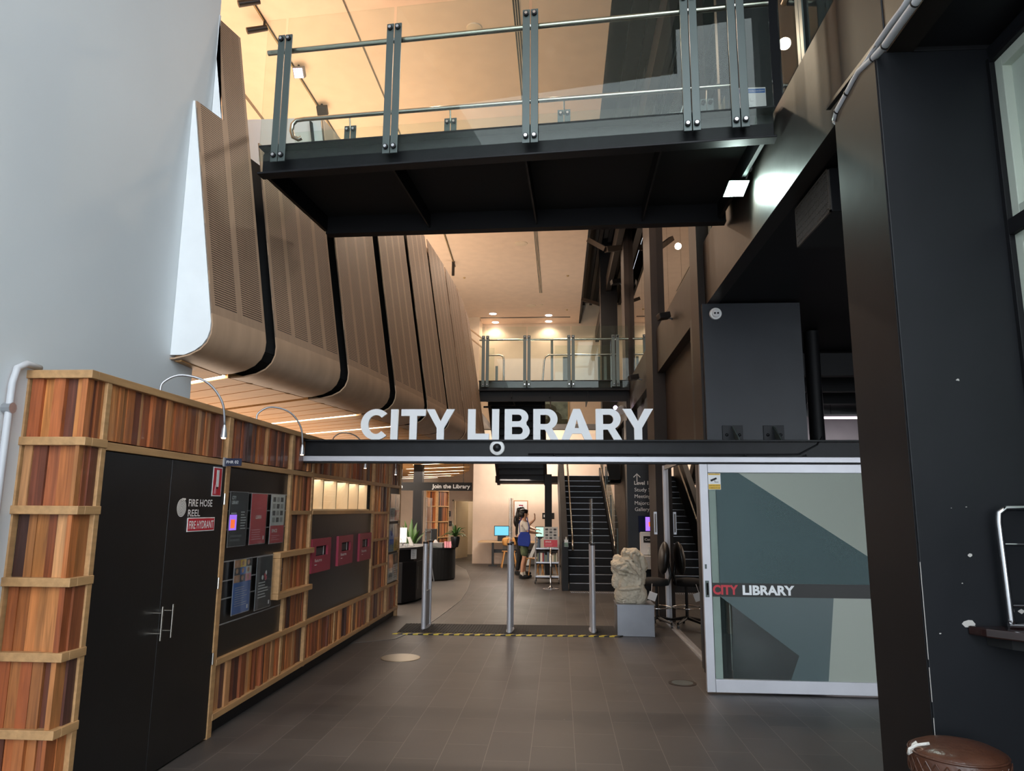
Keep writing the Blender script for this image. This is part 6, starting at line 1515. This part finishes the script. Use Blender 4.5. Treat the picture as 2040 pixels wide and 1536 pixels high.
# ================================================================== CEILING FITTINGS
def track(label, A_, B_, name='light_track'):
    t = thing(name, label, 'track', (A_[0], A_[1], ZC)); 
    MB().bar((A_[0], A_[1], ZC - .012), (B_[0], B_[1], ZC - .012), .035, .02).build('rail', M['plastic'], t)
    MB().bar((A_[0], A_[1], ZC - .026), (B_[0], B_[1], ZC - .026), .012, .008).build('slot', M['gold'], t)
track('lighting track on the cream ceiling carrying the spot and flood heads, left of the two', (-4.10, 7.4), (-4.0, 13.7))
track('short lighting track on the ceiling ending above the timber panels beyond the near bridge', (-2.74, 14.6), (-2.90, 19.1))
def slot(label, x, y0, y1, w=.11):
    t = thing('slot_diffuser', label, 'vent', (x, y0, ZC))
    MB().box(x - w / 2, x + w / 2, y0, y1, ZC - .006, ZC - .001).build('frame', M['cream'], t)
    for k in (-1, 0, 1): MB().box(x + k * w * .3 - w * .09, x + k * w * .3 + w * .09, y0 + .02, y1 - .02, ZC - .009, ZC - .005).build('slot', M['plastic'], t)
slot('long triple slot air diffuser in the ceiling, running above the near footbridge', -.56, 4.0, 14.6)
slot('triple slot air diffuser in the ceiling beyond the near footbridge', -.56, 14.7, 21.7)
slot('pair of thin dark slots in the ceiling at far left beside the timber panels', -5.15, 9.5, 12.6, .06)
slot('thin slot diffuser in the ceiling left of the long triple one', -2.86, 8.35, 13.4, .03)
t = thing('slot_diffuser', 'black cross slot in the ceiling near the back wall', 'vent', (-1, 24.6, ZC)); MB().box(-2.78, .40, 24.55, 24.66, ZC - .008, ZC).build('slot', M['plastic'], t)
for px, py, lb in ((982, 625, 'round downlight at back left of the ceiling, before the cross slot'), (987, 642, 'round downlight at back left of the ceiling, behind the cross slot'), (1093, 628, 'round downlight at back right of the ceiling, before the cross slot'), (1093, 640, 'round downlight at back right of the ceiling, behind the cross slot')):
    q = Zp(px, py, ZC); t = thing('downlight', lb, 'light', tuple(q), 'ceiling downlights'); MB().lathe([(.12, -.008), (.12, 0)], q, 24).build('lens', M['dot'], t); MB().lathe([(.145, -.005), (.145, 0)], q, 24).build('trim_ring', M['white'], t)
for px, py, r, lb in ((1038, 485, .17, 'round cream ceiling speaker beyond the near footbridge'), (1058, 609, .17, 'round cream ceiling speaker near the downlights'), (1078, 607, .07, 'small cream ceiling disc right of the far speaker'), (945, 55, .11, 'round cream detector on the ceiling above the near bridge rail')):
    q = Zp(px, py, ZC); t = thing('ceiling_speaker', lb, 'speaker', tuple(q)); MB().lathe([(r * .6, -.022), (r * .95, -.012), (r, 0)], q, 28).build('cover', M['cream'], t, smooth=True, auto=True)
for px, py, lb in ((925, 553, 'tiny sprinkler in the ceiling beside the timber panels'), (1131, 549, 'tiny sprinkler in the ceiling near its right edge'), (1129, 617, 'tiny sprinkler in the ceiling right of the downlights')):
    q = Zp(px, py, ZC); t = thing('sprinkler', lb, 'sprinkler', tuple(q)); MB().lathe([(.02, -.03), (.035, -.012), (.04, 0)], q, 14).build('head', M['gold'], t)
def track_head(label, px, py, kind):
    q = Zp(px, py, ZC - .05); t = thing('track_light', label, 'spotlight', tuple(q))
    if kind == 'spot':
        d_ = Vector((-.75, -.35, -.38)).normalized(); MB().tube([q + Vector((0, 0, -.08)) - d_ * .04, q + Vector((0, 0, -.08)) + d_ * .24], [.040, .045], 16).build('head', M['plastic'], t, smooth=True, auto=True)
        MB().tube([q + Vector((0, 0, .04)), q + Vector((0, 0, -.08))], .018, 8).build('stem', M['plastic'], t)
    else:
        fr_ = Fr(q + Vector((0, 0, -.09)), Vector((1, -.2, -.15)), Vector((.1, -.8, .5)))
        MB(fr_).box(-.095, .095, -.085, .085, -.07, .0).build('head', M['plastic' if kind == 'off' else 'greymetal'], t, bevel=.01)
        if kind == 'lit':
            for i in range(4):
                for j in range(4): MB(fr_).box(-.075 + i * .04, -.045 + i * .04, -.075 + j * .04, -.045 + j * .04, 0, .004).build('led', M['violet'], t)
        MB().tube([q + Vector((0, 0, .04)), q + Vector((0, 0, -.07))], .018, 8).build('stem', M['plastic'], t)
track_head('black tube spotlight on the ceiling track above the white wall top', 527, 46, 'spot')
track_head('black spotlight at the very top edge of the view on the ceiling track', 512, -8, 'spot')
track_head('grey track light with lit violet white cells above the near bridge rail', 595, 135, 'lit')
track_head('dark grey unlit track light farther along, above the bridge hook rail', 641, 212, 'off')
q = Zp(903, 528, ZC - .1); t = thing('track_light', 'slim black track light hanging by the timber panels beyond the bridge', 'spotlight', tuple(q)); MB().tube([q + Vector((0, 0, .1)), q + Vector((0, 0, -.3))], .04, 10).build('head', M['plastic'], t)
# brackets in the roof void
for px0, py0, px1, py1, lb in ((1173, 478, 1207, 497, 'nearer angled steel bracket in the dark roof void'), (1160, 596, 1196, 607, 'farther angled steel bracket in the dark roof void')):
    y_ = 15.0 if py0 < 500 else 21.0
    a_, b_ = Yp(px0, py0, y_), Yp(px1, py1, y_ - .35); t = thing('roof_bracket', lb, 'bracket', tuple(a_)); c_ = Yp(px1 + 28, py1 - 3, y_)
    MB().bar(a_, b_, .10, .10).build('arm', M['fascia'], t); MB().bar(b_, c_, .10, .12).build('arm', M['fascia'], t)
